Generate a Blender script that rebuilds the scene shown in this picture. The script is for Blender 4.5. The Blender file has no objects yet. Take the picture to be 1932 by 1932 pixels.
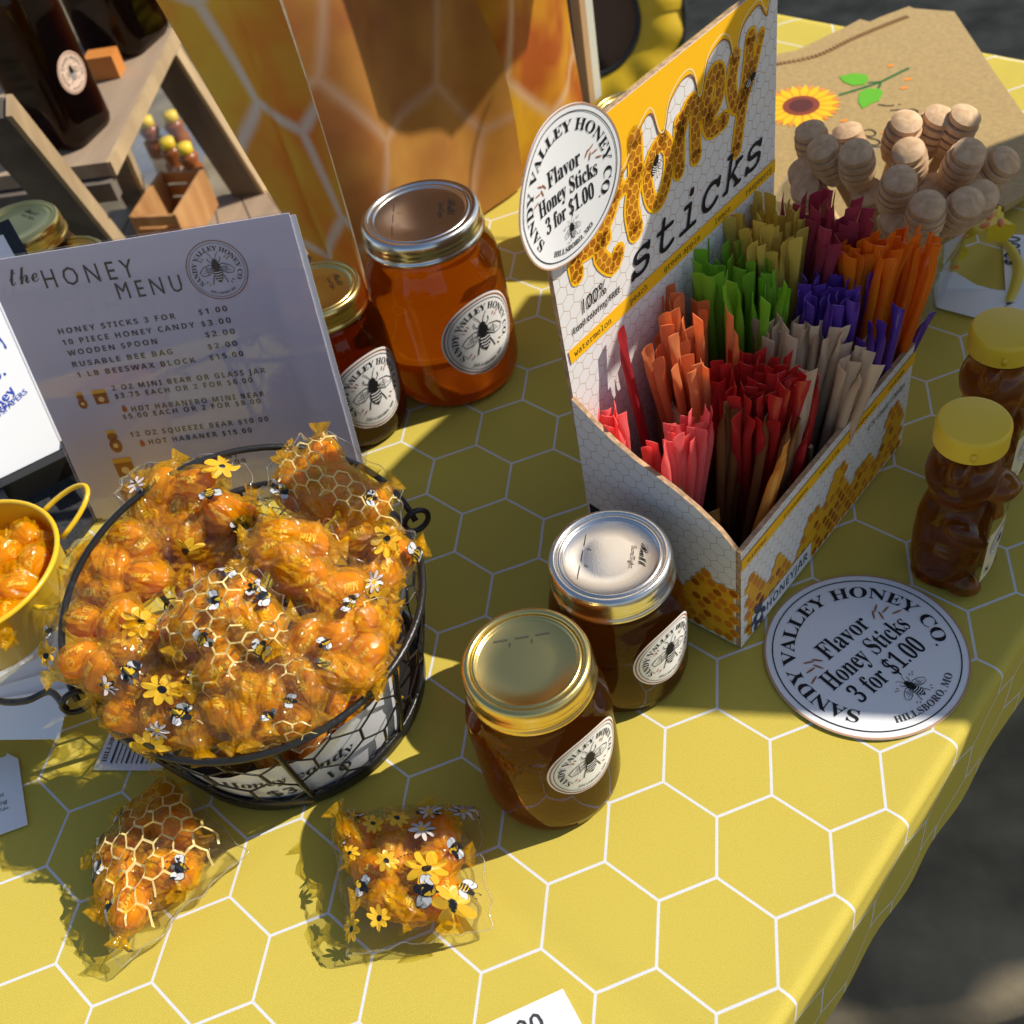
import bpy, bmesh, math, random
from mathutils import Vector, Matrix, noise
from mathutils.geometry import tessellate_polygon
V = Vector
pi = math.pi
sc = bpy.context.scene
COL = sc.collection
rnd = random.Random(7)

# ------------------------------------------------------------------ camera
CAM_F = 2.1605
CAM_R = [(0.966656, 0.214996, -0.138996), (0, 0, 0), (0, 0, 0)]
def _rot(w):
    a = V(w); t = a.length
    return Matrix.Rotation(t, 3, a / t)
RM = _rot((2.4054, 0.1924, -0.2853))           # world -> camera (x right, y down, z ahead)
TV = V((2.3657, 5.1805, 17.5483)) * 0.0366
CPOS = -(RM.transposed() @ TV)
cd = bpy.data.cameras.new('camera')
cam = bpy.data.objects.new('camera', cd); COL.objects.link(cam)
cd.sensor_width = 36; cd.sensor_fit = 'HORIZONTAL'; cd.lens = CAM_F * 18
cd.clip_start = 0.02; cd.clip_end = 200
mw = Matrix((RM[0], -RM[1], -RM[2])).transposed().to_4x4(); mw.translation = CPOS
cam.matrix_world = mw
cd.dof.use_dof = True; cd.dof.focus_distance = 0.66; cd.dof.aperture_fstop = 11
sc.camera = cam
# ------------------------------------------------------------------ light
SUN = V((0.92, 0.46, 1.0)).normalized()
world = bpy.data.worlds.new('World'); sc.world = world; world.use_nodes = True
wn = world.node_tree
sky = wn.nodes.new('ShaderNodeTexSky'); sky.sky_type = 'NISHITA'; sky.sun_disc = False
sky.sun_elevation = math.radians(44.2); sky.sun_rotation = math.radians(63.4)
sky.air_density = 1.0; sky.dust_density = 1.0
wn.links.new(sky.outputs[0], wn.nodes['Background'].inputs[0])
wn.nodes['Background'].inputs[1].default_value = 0.118
sl = bpy.data.lights.new('sun', 'SUN'); sl.energy = 5.0; sl.angle = math.radians(0.5); sl.color = (1.0, 0.94, 0.84)
so = bpy.data.objects.new('sun', sl); COL.objects.link(so)
so.rotation_euler = (-SUN).to_track_quat('-Z', 'Y').to_euler()
sc.view_settings.view_transform = 'Standard'; sc.view_settings.look = 'None'
sc.view_settings.exposure = 0.13; sc.view_settings.gamma = 1
cy = sc.cycles
cy.max_bounces = 12; cy.diffuse_bounces = 4; cy.glossy_bounces = 5; cy.transmission_bounces = 8
cy.transparent_max_bounces = 40; cy.caustics_reflective = False; cy.caustics_refractive = False
cy.use_denoising = True; cy.sample_clamp_indirect = 6

# ------------------------------------------------------------------ pixel -> metre helpers (photo at 1932 px)
def ray(px, py):
    return RM.transposed() @ V(((px - 966) / 966 / CAM_F, (py - 966) / 966 / CAM_F, 1))
def at(px, py, z=0.0):
    d = ray(px, py); s = (z - CPOS.z) / d.z
    return CPOS + d * s
def onp(px, py, p0, n):
    d = ray(px, py); return CPOS + d * ((V(p0) - CPOS).dot(n) / d.dot(n))

# ------------------------------------------------------------------ materials
MATS = {}
def pbr(name, col, rough=.5, metal=0, spec=.5, trans=0, ior=1.45, coat=0, sheen=0, var=None, bump=None, tl=0, alpha=1):
    """principled material; var=(scale, amount) colour mottling, bump=(scale, strength), tl=translucent share"""
    if name in MATS: return MATS[name]
    m = bpy.data.materials.new(name); m.use_nodes = True; MATS[name] = m
    nt = m.node_tree; p = nt.nodes['Principled BSDF']; out = nt.nodes['Material Output']
    c4 = (*col, 1)
    p.inputs['Base Color'].default_value = c4; p.inputs['Roughness'].default_value = rough
    p.inputs['Metallic'].default_value = metal; p.inputs['Specular IOR Level'].default_value = spec
    p.inputs['Transmission Weight'].default_value = trans; p.inputs['IOR'].default_value = ior
    p.inputs['Coat Weight'].default_value = coat; p.inputs['Coat Roughness'].default_value = .08
    p.inputs['Sheen Weight'].default_value = sheen; p.inputs['Alpha'].default_value = alpha
    tc = nt.nodes.new('ShaderNodeTexCoord')
    if var:
        n = nt.nodes.new('ShaderNodeTexNoise'); n.inputs['Scale'].default_value = var[0]; n.inputs['Detail'].default_value = 6
        nt.links.new(tc.outputs['Object'], n.inputs['Vector'])
        mr = nt.nodes.new('ShaderNodeMapRange'); mr.inputs[1].default_value = .3; mr.inputs[2].default_value = .7
        mr.inputs[3].default_value = 1 - var[1]; mr.inputs[4].default_value = 1 + var[1]
        nt.links.new(n.outputs['Fac'], mr.inputs[0])
        mx = nt.nodes.new('ShaderNodeMix'); mx.data_type = 'RGBA'; mx.blend_type = 'MULTIPLY'; mx.inputs[0].default_value = 1
        mx.inputs[6].default_value = c4; nt.links.new(mr.outputs[0], mx.inputs[7])
        nt.links.new(mx.outputs[2], p.inputs['Base Color'])
    if bump:
        n = nt.nodes.new('ShaderNodeTexNoise'); n.inputs['Scale'].default_value = bump[0]; n.inputs['Detail'].default_value = 4
        nt.links.new(tc.outputs['Object'], n.inputs['Vector'])
        b = nt.nodes.new('ShaderNodeBump'); b.inputs['Strength'].default_value = bump[1]; b.inputs['Distance'].default_value = .002
        nt.links.new(n.outputs['Fac'], b.inputs['Height']); nt.links.new(b.outputs[0], p.inputs['Normal'])
    if tl:
        t = nt.nodes.new('ShaderNodeBsdfTranslucent'); t.inputs[0].default_value = c4
        ms = nt.nodes.new('ShaderNodeMixShader'); ms.inputs[0].default_value = tl
        nt.links.new(p.outputs[0], ms.inputs[1]); nt.links.new(t.outputs[0], ms.inputs[2]); nt.links.new(ms.outputs[0], out.inputs[0])
    return m
def film(name, tint=(1, 1, 1), gloss=.12, haze=.04, rough=.06, bump=(90, .6), hazecol=(1, 1, 1), f0=.035, f1=.5):
    """thin clear plastic: lets light straight through, with a fresnel gloss and a little haze"""
    if name in MATS: return MATS[name]
    m = bpy.data.materials.new(name); m.use_nodes = True; MATS[name] = m
    nt = m.node_tree; nt.nodes.remove(nt.nodes['Principled BSDF']); out = nt.nodes['Material Output']
    tr = nt.nodes.new('ShaderNodeBsdfTransparent'); tr.inputs[0].default_value = (*tint, 1)
    gl = nt.nodes.new('ShaderNodeBsdfGlossy'); gl.inputs['Roughness'].default_value = rough
    df = nt.nodes.new('ShaderNodeBsdfDiffuse'); df.inputs[0].default_value = (*hazecol, 1)
    fr = nt.nodes.new('ShaderNodeLayerWeight'); fr.inputs[0].default_value = gloss
    m1 = nt.nodes.new('ShaderNodeMixShader'); m1.inputs[0].default_value = haze
    m2 = nt.nodes.new('ShaderNodeMixShader')
    if bump:
        tc = nt.nodes.new('ShaderNodeTexCoord'); n = nt.nodes.new('ShaderNodeTexNoise'); n.inputs['Scale'].default_value = bump[0]
        n.inputs['Detail'].default_value = 3
        b = nt.nodes.new('ShaderNodeBump'); b.inputs['Strength'].default_value = bump[1]; b.inputs['Distance'].default_value = .003
        nt.links.new(tc.outputs['Object'], n.inputs[0]); nt.links.new(n.outputs[0], b.inputs['Height'])
        nt.links.new(b.outputs[0], gl.inputs['Normal'])
    L = nt.links.new
    L(tr.outputs[0], m1.inputs[1]); L(df.outputs[0], m1.inputs[2]); 0
    mr = nt.nodes.new('ShaderNodeMapRange'); mr.inputs[3].default_value = f0; mr.inputs[4].default_value = f1; nt.links.new(fr.outputs['Fresnel'], mr.inputs[0])
    L(mr.outputs[0], m2.inputs[0]); L(m1.outputs[0], m2.inputs[1]); L(gl.outputs[0], m2.inputs[2]); L(m2.outputs[0], out.inputs[0])
    return m
def honey(name, absorb, dens, base=(1, 1, 1), cloud=.35, ccol=(.9, .6, .2)):
    """clear honey in glass: refraction, absorption by depth and a share of cloudy scattering at the wall"""
    m = pbr(name, base, rough=.03, trans=1, ior=1.45)
    nt = m.node_tree; va = nt.nodes.new('ShaderNodeVolumeAbsorption'); out = nt.nodes['Material Output']
    va.inputs[0].default_value = (*absorb, 1); va.inputs[1].default_value = dens
    nt.links.new(va.outputs[0], out.inputs['Volume'])
    t = nt.nodes.new('ShaderNodeBsdfTranslucent'); t.inputs[0].default_value = (*ccol, 1)
    ms = nt.nodes.new('ShaderNodeMixShader'); ms.inputs[0].default_value = cloud
    nt.links.new(nt.nodes['Principled BSDF'].outputs[0], ms.inputs[1]); nt.links.new(t.outputs[0], ms.inputs[2]); nt.links.new(ms.outputs[0], out.inputs[0])
    return m
def hexnodes(nt, vec):
    """vec: vector socket in units of hexagon width; returns (edge distance socket, cell centre socket)"""
    N = nt.nodes; L = nt.links.new
    def vm(op, a, b=None, c=None):
        n = N.new('ShaderNodeVectorMath'); n.operation = op
        for i, x in enumerate((a, b, c)):
            if x is None: continue
            if isinstance(x, tuple): n.inputs[i].default_value = x
            else: L(x, n.inputs[i])
        return n
    def mt(op, a, b=None):
        n = N.new('ShaderNodeMath'); n.operation = op
        for i, x in enumerate((a, b)):
            if x is None: continue
            if isinstance(x, (int, float)): n.inputs[i].default_value = x
            else: L(x, n.inputs[i])
        return n.outputs[0]
    h = (.5, math.sqrt(3) / 2, 1); mh = (-.5, -math.sqrt(3) / 2, -1)
    flat = vm('MULTIPLY', vec, (1, 1, 0)).outputs[0]
    a = vm('WRAP', flat, h, mh).outputs[0]
    b = vm('WRAP', vm('SUBTRACT', flat, (.5, math.sqrt(3) / 2, 0)).outputs[0], h, mh).outputs[0]
    da = vm('DOT_PRODUCT', a, a).outputs['Value']; db = vm('DOT_PRODUCT', b, b).outputs['Value']
    k = mt('LESS_THAN', db, da)
    mx = N.new('ShaderNodeMix'); mx.data_type = 'VECTOR'; L(k, mx.inputs[0]); L(a, mx.inputs[4]); L(b, mx.inputs[5])
    g = mx.outputs[1]
    ab = vm('ABSOLUTE', g).outputs[0]
    d1 = vm('DOT_PRODUCT', ab, (.5, math.sqrt(3) / 2, 0)).outputs['Value']
    sx = N.new('ShaderNodeSeparateXYZ'); L(ab, sx.inputs[0])
    e = mt('SUBTRACT', .5, mt('MAXIMUM', d1, sx.outputs[0]))
    return e, vm('SUBTRACT', flat, g).outputs[0]
def hexmat(name, base, line, width, soft, scale=1, uv=True, rough=.6, cellvar=0, col2=None, fabric=False, tl=0, noise_scale=4, rot=0):
    """printed hexagon pattern; scale = hexagon widths per unit of the coordinate"""
    m = bpy.data.materials.new(name); m.use_nodes = True; MATS[name] = m
    nt = m.node_tree; N = nt.nodes; L = nt.links.new; p = N['Principled BSDF']; out = N['Material Output']
    tc = N.new('ShaderNodeTexCoord'); mp = N.new('ShaderNodeMapping'); mp.inputs['Scale'].default_value = (scale,) * 3
    mp.inputs['Rotation'].default_value = (0, 0, rot)
    L(tc.outputs['UV' if uv else 'Object'], mp.inputs[0])
    src = mp.outputs[0]
    e, cell = hexnodes(nt, src)
    mr = N.new('ShaderNodeMapRange'); L(e, mr.inputs[0]); mr.inputs[1].default_value = width - soft; mr.inputs[2].default_value = width + soft
    mr.interpolation_type = 'SMOOTHSTEP'
    mix = N.new('ShaderNodeMix'); mix.data_type = 'RGBA'; L(mr.outputs[0], mix.inputs[0])
    mix.inputs[6].default_value = (*line, 1); mix.inputs[7].default_value = (*base, 1)
    if col2:
        c2 = N.new('ShaderNodeMix'); c2.data_type = 'RGBA'; c2.inputs[6].default_value = (*base, 1); c2.inputs[7].default_value = (*col2, 1)
        wnz = N.new('ShaderNodeTexWhiteNoise'); L(cell, wnz.inputs[0])
        nz = N.new('ShaderNodeTexNoise'); nz.inputs['Scale'].default_value = noise_scale; L(src, nz.inputs['Vector'])
        md = N.new('ShaderNodeMath'); md.operation = 'MULTIPLY_ADD'; L(wnz.outputs[0], md.inputs[0]); md.inputs[1].default_value = cellvar
        mm = N.new('ShaderNodeMath'); mm.operation = 'MULTIPLY_ADD'; L(nz.outputs[0], mm.inputs[0]); mm.inputs[1].default_value = 2.4; mm.inputs[2].default_value = -.7 - cellvar * .5
        L(mm.outputs[0], md.inputs[2])
        cl = N.new('ShaderNodeClamp'); L(md.outputs[0], cl.inputs[0]); L(cl.outputs[0], c2.inputs[0]); L(c2.outputs[2], mix.inputs[7])
    colout = mix.outputs[2]
    if fabric:
        wv = N.new('ShaderNodeTexNoise'); wv.inputs['Scale'].default_value = 70; wv.inputs['Detail'].default_value = 5; wv.inputs['Roughness'].default_value = .75
        L(src, wv.inputs['Vector'])
        r2 = N.new('ShaderNodeMapRange'); L(wv.outputs[0], r2.inputs[0]); r2.inputs[1].default_value = .25; r2.inputs[2].default_value = .75
        r2.inputs[3].default_value = .86; r2.inputs[4].default_value = 1.14
        m2 = N.new('ShaderNodeMix'); m2.data_type = 'RGBA'; m2.blend_type = 'MULTIPLY'; m2.inputs[0].default_value = 1
        L(colout, m2.inputs[6]); L(r2.outputs[0], m2.inputs[7]); colout = m2.outputs[2]
        w1 = N.new('ShaderNodeTexWave'); w1.inputs['Scale'].default_value = 38; w1.wave_type = 'BANDS'; w1.bands_direction = 'DIAGONAL'
        w1.inputs['Distortion'].default_value = 1.2; w1.inputs['Detail'].default_value = 2; L(src, w1.inputs['Vector'])
        ad = N.new('ShaderNodeMath'); ad.operation = 'MULTIPLY_ADD'; L(w1.outputs['Fac'], ad.inputs[0]); ad.inputs[1].default_value = .5; L(wv.outputs[0], ad.inputs[2])
        b = N.new('ShaderNodeBump'); b.inputs['Strength'].default_value = .35; b.inputs['Distance'].default_value = .0008
        L(ad.outputs[0], b.inputs['Height']); L(b.outputs[0], p.inputs['Normal'])
    L(colout, p.inputs['Base Color']); p.inputs['Roughness'].default_value = rough; p.inputs['Specular IOR Level'].default_value = .25
    if tl:
        t = N.new('ShaderNodeBsdfTranslucent'); L(colout, t.inputs[0]); ms = N.new('ShaderNodeMixShader'); ms.inputs[0].default_value = tl
        L(p.outputs[0], ms.inputs[1]); L(t.outputs[0], ms.inputs[2]); L(ms.outputs[0], out.inputs[0])
    return m
def wood(name, c1, c2, scale=8, stretch=(1, 1, .08), rough=.65):
    m = bpy.data.materials.new(name); m.use_nodes = True; MATS[name] = m
    nt = m.node_tree; N = nt.nodes; L = nt.links.new; p = N['Principled BSDF']
    tc = N.new('ShaderNodeTexCoord'); mp = N.new('ShaderNodeMapping'); mp.inputs['Scale'].default_value = tuple(scale * s for s in stretch)
    L(tc.outputs['Object'], mp.inputs[0])
    n = N.new('ShaderNodeTexNoise'); n.inputs['Scale'].default_value = 6; n.inputs['Detail'].default_value = 8; n.inputs['Distortion'].default_value = .6
    L(mp.outputs[0], n.inputs[0])
    r = N.new('ShaderNodeValToRGB'); r.color_ramp.elements[0].position = .33; r.color_ramp.elements[1].position = .68
    r.color_ramp.elements[0].color = (*c1, 1); r.color_ramp.elements[1].color = (*c2, 1)
    L(n.outputs[0], r.inputs[0]); L(r.outputs[0], p.inputs['Base Color']); p.inputs['Roughness'].default_value = rough
    b = N.new('ShaderNodeBump'); b.inputs['Strength'].default_value = .25; b.inputs['Distance'].default_value = .001
    L(n.outputs[0], b.inputs['Height']); L(b.outputs[0], p.inputs['Normal'])
    p.inputs['Specular IOR Level'].default_value = .25
    return m

# ------------------------------------------------------------------ objects
def tag(o, label, cat, group=None):
    o['label'] = label; o['category'] = cat
    if group: o['group'] = group
    return o
def thing(name, label, cat, loc=(0, 0, 0), rot=None, group=None):
    o = bpy.data.objects.new(name, None); COL.objects.link(o); o.empty_display_size = .02
    o.location = loc
    if rot is not None: o.rotation_euler = rot if not isinstance(rot, Matrix) else rot.to_euler()
    return tag(o, label, cat, group)
class MB:
    def __init__(s): s.v = []; s.f = []; s.m = []; s.uv = {}
    def add(s, verts, faces, mi=0):
        k = len(s.v); s.v += [V(p) for p in verts]
        s.f += [tuple(i + k for i in f) for f in faces]; s.m += [mi] * len(faces); return s
    def box(s, c, d, R=None, mi=0):
        R = R or Matrix.Identity(3); c = V(c)
        vs = [c + R @ V((x * d[0] / 2, y * d[1] / 2, z * d[2] / 2)) for x in (-1, 1) for y in (-1, 1) for z in (-1, 1)]
        return s.add(vs, [(0, 1, 3, 2), (4, 6, 7, 5), (0, 4, 5, 1), (2, 3, 7, 6), (0, 2, 6, 4), (1, 5, 7, 3)], mi)
    def beam(s, p, q, w, h, side=None, mi=0):
        p = V(p); q = V(q); z = (q - p).normalized(); x = V(side) if side else V((0, 0, 1)).cross(z)
        x = (x - z * x.dot(z)).normalized(); y = z.cross(x)
        return s.box((p + q) / 2, (w, h, (q - p).length), Matrix((x, y, z)).transposed(), mi)
    def prism(s, poly, top, mi=0):
        """closed slab: poly = bottom ring of points, top = same ring moved"""
        n = len(poly); tri = tessellate_polygon([[V(p) for p in poly]])
        fs = [tuple(reversed(t)) for t in tri] + [tuple(i + n for i in t) for t in tri]
        fs += [(i, (i + 1) % n, (i + 1) % n + n, i + n) for i in range(n)]
        return s.add(list(poly) + list(top), fs, mi)
    def tube(s, path, r, seg=8, closed=False, mi=0, caps=True):
        P = [V(p) for p in path]; n = len(P); vs = []; fs = []
        T = []
        for i in range(n):
            a = P[(i - 1) % n] if closed or i > 0 else P[i]; b = P[(i + 1) % n] if closed or i < n - 1 else P[i]
            T.append((b - a).normalized())
        x = T[0].orthogonal().normalized()
        for i in range(n):
            x = (x - T[i] * x.dot(T[i]))
            x = x.normalized() if x.length > 1e-9 else T[i].orthogonal().normalized()
            y = T[i].cross(x); rr = r[i] if isinstance(r, (list, tuple)) else r
            vs += [P[i] + (x * math.cos(t) + y * math.sin(t)) * rr for t in (2 * pi * k / seg for k in range(seg))]
        for i in range(n if closed else n - 1):
            j = (i + 1) % n
            fs += [(i * seg + k, i * seg + (k + 1) % seg, j * seg + (k + 1) % seg, j * seg + k) for k in range(seg)]
        if caps and not closed:
            fs += [tuple(reversed(range(seg))), tuple((n - 1) * seg + k for k in range(seg))]
        return s.add(vs, fs, mi)
    def lathe(s, prof, seg=48, c=(0, 0, 0), fn=None, mi=0, close=True):
        """prof: (r, z) list from bottom axis to top axis; fn(angle, r, z) may change r"""
        vs = []; fs = []; c = V(c); n = len(prof)
        for (r, z) in prof:
            for k in range(seg):
                a = 2 * pi * k / seg; rr = fn(a, r, z) if fn else r
                vs.append(c + V((rr * math.cos(a), rr * math.sin(a), z)))
        for i in range(n - 1):
            fs += [(i * seg + k, i * seg + (k + 1) % seg, (i + 1) * seg + (k + 1) % seg, (i + 1) * seg + k) for k in range(seg)]
        if close: fs += [tuple(reversed(range(seg))), tuple((n - 1) * seg + k for k in range(seg))]
        return s.add(vs, fs, mi)
    def grid(s, fn, nu, nv, mi=0, uvf=None, closeu=False):
        k = len(s.v); vs = [fn(i / nu, j / nv) for j in range(nv + 1) for i in range(nu + 1)]
        fs = [(j * (nu + 1) + i, j * (nu + 1) + i + 1, (j + 1) * (nu + 1) + i + 1, (j + 1) * (nu + 1) + i) for j in range(nv) for i in range(nu)]
        if uvf:
            for q, (j, i) in enumerate((j, i) for j in range(nv + 1) for i in range(nu + 1)): s.uv[k + q] = uvf(i / nu, j / nv)
        return s.add(vs, fs, mi)
    def mesh(s, name, mats):
        me = bpy.data.meshes.new(name); me.from_pydata([tuple(v) for v in s.v], [], s.f)
        for m in (mats if isinstance(mats, (list, tuple)) else [mats]): me.materials.append(m)
        if any(s.m): me.polygons.foreach_set('material_index', s.m)
        if s.uv:
            ul = me.uv_layers.new(name='UVMap')
            for lp in me.loops: ul.data[lp.index].uv = s.uv.get(lp.vertex_index, (0, 0))
        me.update(); return me
    def build(s, name, mats, parent=None, smooth=False, world=False, angle=None):
        if world and parent is not None:
            inv = parent.matrix_basis.inverted(); s.v = [inv @ v for v in s.v]
        me = s.mesh(name, mats)
        if smooth: me.shade_smooth()
        if angle: me.set_sharp_from_angle(angle=math.radians(angle))
        return link(name, me, parent)
def link(name, me, parent=None):
    o = bpy.data.objects.new(name, me); COL.objects.link(o)
    if parent is not None: o.parent = parent
    return o
def structure(o): o['kind'] = 'structure'; return o

# ------------------------------------------------------------------ lettering and flat artwork
def fancy(s, style):
    up, lo, dg = dict(serif=(0x1D400, 0x1D41A, 0x1D7CE), ital=(0x1D434, 0x1D44E, 0), bital=(0x1D468, 0x1D482, 0),
                      script=(0x1D4D0, 0x1D4EA, 0), mono=(0x1D670, 0x1D68A, 0x1D7F6), sansb=(0x1D5D4, 0x1D5EE, 0x1D7EC), sansbi=(0x1D63C, 0x1D656, 0))[style]
    o = ''
    for c in s:
        if 'A' <= c <= 'Z': o += chr(up + ord(c) - 65)
        elif 'a' <= c <= 'z': o += chr(0x210E if (style == 'ital' and c == 'h') else lo + ord(c) - 97)
        elif '0' <= c <= '9' and dg: o += chr(dg + ord(c) - 48)
        else: o += c
    return o
_tc = {}
def glyphs(s, style=None, space=1.0, bold=0.0, res=2):
    key = (s, style, space, bold)
    if key not in _tc:
        c = bpy.data.curves.new('lettering', 'FONT'); c.body = fancy(s, style) if style else s
        c.resolution_u = res; c.space_character = space; c.offset = bold; c.fill_mode = 'FRONT'
        o = bpy.data.objects.new('lettering', c); COL.objects.link(o)
        dgr = bpy.context.evaluated_depsgraph_get(); dgr.update()
        me = bpy.data.meshes.new_from_object(o.evaluated_get(dgr))
        vs = [(v.co.x, v.co.y) for v in me.vertices]; fs = [tuple(p.vertices) for p in me.polygons]
        bpy.data.objects.remove(o); bpy.data.curves.remove(c); bpy.data.meshes.remove(me)
        x0 = min((v[0] for v in vs), default=0); x1 = max((v[0] for v in vs), default=0)
        _tc[key] = ([(v[0] - x0, v[1]) for v in vs], fs, x1 - x0)
    return _tc[key]
class Art:
    """flat coloured shapes in local metres, stacked in thin layers and mapped onto a surface"""
    def __init__(s): s.it = []
    def _t(s, vs, rot=0, c=(0, 0)):
        co, si = math.cos(rot), math.sin(rot)
        return [(c[0] + x * co - y * si, c[1] + x * si + y * co) for x, y in vs]
    def poly(s, vs, mat, lay=1):
        tri = tessellate_polygon([[V((x, y, 0)) for x, y in vs]])
        s.it.append((list(vs), [tuple(t) for t in tri], mat, lay)); return s
    def ell(s, c, rx, ry, mat, rot=0, lay=1, seg=18):
        vs = s._t([(rx * math.cos(2 * pi * k / seg), ry * math.sin(2 * pi * k / seg)) for k in range(seg)], rot, c)
        s.it.append((vs, [tuple(range(seg))], mat, lay)); return s
    def ring(s, c, r0, r1, mat, lay=1, seg=64):
        vs = []
        for k in range(seg):
            a = 2 * pi * k / seg; vs += [(c[0] + r0 * math.cos(a), c[1] + r0 * math.sin(a)), (c[0] + r1 * math.cos(a), c[1] + r1 * math.sin(a))]
        s.it.append((vs, [(2 * k, 2 * k + 1, (2 * k + 3) % (2 * seg), (2 * k + 2) % (2 * seg)) for k in range(seg)], mat, lay)); return s
    def line(s, pts, w, mat, lay=1, closed=False, round_=False):
        P = [V((x, y)) for x, y in pts]; n = len(P); vs = []
        for i in range(n):
            a = P[(i - 1) % n] if closed or i else P[i]; b = P[(i + 1) % n] if closed or i < n - 1 else P[i]
            d = (b - a); d = d.normalized() if d.length else V((1, 0)); nn = V((-d.y, d.x))
            ww = (w[i] if isinstance(w, (list, tuple)) else w) / 2
            vs += [tuple(P[i] + nn * ww), tuple(P[i] - nn * ww)]
        fs = [(2 * i, 2 * i + 1, (2 * i + 3) % (2 * n), (2 * i + 2) % (2 * n)) for i in range(n if closed else n - 1)]
        s.it.append((vs, fs, mat, lay))
        if round_:
            for k in (0, -1):
                ww = (w[k] if isinstance(w, (list, tuple)) else w) / 2
                s.ell(pts[k], ww, ww, mat, 0, lay, 12)
        return s
    def text(s, st, c, h, mat, style=None, rot=0, align='c', space=1.0, bold=0.0, lay=1, fit=None, shear=0, arc=None):
        """h = capital height; fit = total width; arc=(centre, radius, angle at the middle, clockwise) bends along a circle"""
        gv, gf, w = glyphs(st, style, space, bold); k = h / .69; kx = k
        if fit: kx = fit / w if w else k
        x0 = {'c': -w / 2, 'l': 0, 'r': -w}[align]
        vs = [((x + x0) * kx + y * k * shear, y * k) for x, y in gv]
        if arc:
            cc, R, am, cw = arc; o = []
            for x, y in vs:
                if cw: a = am - x / R; r = R + y - h / 2
                else: a = am + x / R; r = R - y + h / 2
                o.append((cc[0] + r * math.cos(a), cc[1] + r * math.sin(a)))
            vs = o
        else: vs = s._t(vs, rot, c)
        s.it.append((vs, gf, mat, lay)); return s
    def merge(s, other, c=(0, 0), rot=0, k=1.0, dl=0):
        for vs, fs, m, l in other.it: s.it.append((s._t([(x * k, y * k) for x, y in vs], rot, c), fs, m, l + dl))
        return s
    def place(s, fmap, name, parent=None, step=.00012, base=.0003, world=False):
        mats = []; mb = MB()
        for vs, fs, m, l in s.it:
            if m not in mats: mats.append(m)
            k0 = len(mb.v)
            for i_, (x, y) in enumerate(vs): mb.uv[k0 + i_] = (x, y)
            mb.add([fmap(x, y, base + step * l) for x, y in vs], fs, mats.index(m))
        return mb.build(name, [MATS[m] for m in mats], parent, world=world)
def planar(o, ex, ey):
    o = V(o); ex = V(ex).normalized(); ey = V(ey); ey = (ey - ex * ey.dot(ex)).normalized(); ez = ex.cross(ey)
    return lambda x, y, h: o + ex * x + ey * y + ez * h
def cylmap(r, az, z0, cx=0, cy=0):
    return lambda x, y, h: V((cx + (r + h) * math.cos(az + x / r), cy + (r + h) * math.sin(az + x / r), z0 + y))

for nm, c, r in (('ink_black', (.012, .011, .012), .6), ('ink_dark', (.05, .045, .045), .6), ('ink_brown', (.33, .12, .045), .6), ('ink_white', (.78, .77, .76), .5),
              ('ink_yellow', (.85, .52, .03), .5), ('ink_amber', (.62, .2, .015), .45), ('ink_gold', (.82, .42, .02), .45), ('ink_deep', (.36, .09, .008), .45),
              ('ink_blue', (.03, .07, .45), .5), ('ink_grey', (.35, .35, .37), .6), ('ink_cream', (.85, .68, .28), .5), ('ink_pinkwhite', (.8, .66, .58), .5),
              ('ink_green', (.12, .42, .02), .6), ('ink_darkgreen', (.02, .14, .035), .6), ('ink_orange', (.9, .27, .02), .6), ('ink_sun', (.95, .5, .01), .6), ('ink_seed', (.1, .025, .02), .6),
              ('ink_seed2', (.24, .05, .02), .6), ('ink_slate', (.07, .085, .13), .6), ('ink_red', (.5, .06, .01), .6), ('ink_palegold', (.95, .72, .3), .5), ('ink_hexline', (.55, .38, .26), .6)):
    pbr(nm, c, r, spec=.3)
# thin printing on clear film: clean inks, a little translucent
for nm in ('yellow', 'white', 'cream', 'black', 'pinkwhite'):
    c = MATS['ink_' + nm].node_tree.nodes['Principled BSDF'].inputs[0].default_value[:3]
    pbr('film_' + nm, c, .3, tl=.3 if nm != 'black' else 0)

def art_bee_fine(s=1.0):
    """engraved bee seen from above, head up, about 1 tall"""
    a = Art(); B = 'ink_black'
    for sx in (-1, 1):
        wing = [(.05 * sx, .14), (.2 * sx, .2), (.42 * sx, .12), (.56 * sx, -.02), (.5 * sx, -.14), (.3 * sx, -.13), (.12 * sx, -.02), (.05 * sx, .06)]
        a.line(wing, .022, B, 1, closed=True)
        for t in ((.4, .02), (.46, -.06), (.3, -.06), (.36, .08)): a.line([(.08 * sx, .08), (t[0] * sx * .6, t[1] * .8 + .03), (t[0] * sx, t[1])], .012, B)
        a.line([(.3 * sx, .15), (.3 * sx, -.12)], .012, B)
        a.line([(.03 * sx, .36), (.1 * sx, .5), (.17 * sx, .58)], .016, B)
        a.line([(.08 * sx, .22), (.2 * sx, .33), (.2 * sx, .42)], .022, B)
        a.line([(.08 * sx, -.02), (.2 * sx, -.3), (.24 * sx, -.44)], .025, B)
        for k, (lx, ly) in enumerate(((.42, .33), (.5, .38), (.36, .4), (.42, -.36), (.35, -.44))):
            a.ell((lx * sx, ly), .05, .018, 'ink_brown', math.atan2(ly, lx * sx), 1, 8)
    a.ell((0, .29), .09, .08, B, lay=2, seg=12); a.ell((0, .14), .14, .13, B, lay=2, seg=14)
    a.poly([(-.13, .0), (-.15, -.14), (-.11, -.3), (0, -.42), (.11, -.3), (.15, -.14), (.13, 0), (0, .04)], B, 2)
    for y, w in ((-.05, .12), (-.13, .135), (-.21, .125), (-.29, .085)):
        a.line([(-w, y), (0, y - .025), (w, y)], .03, 'ink_white', 3)
    return a
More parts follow.
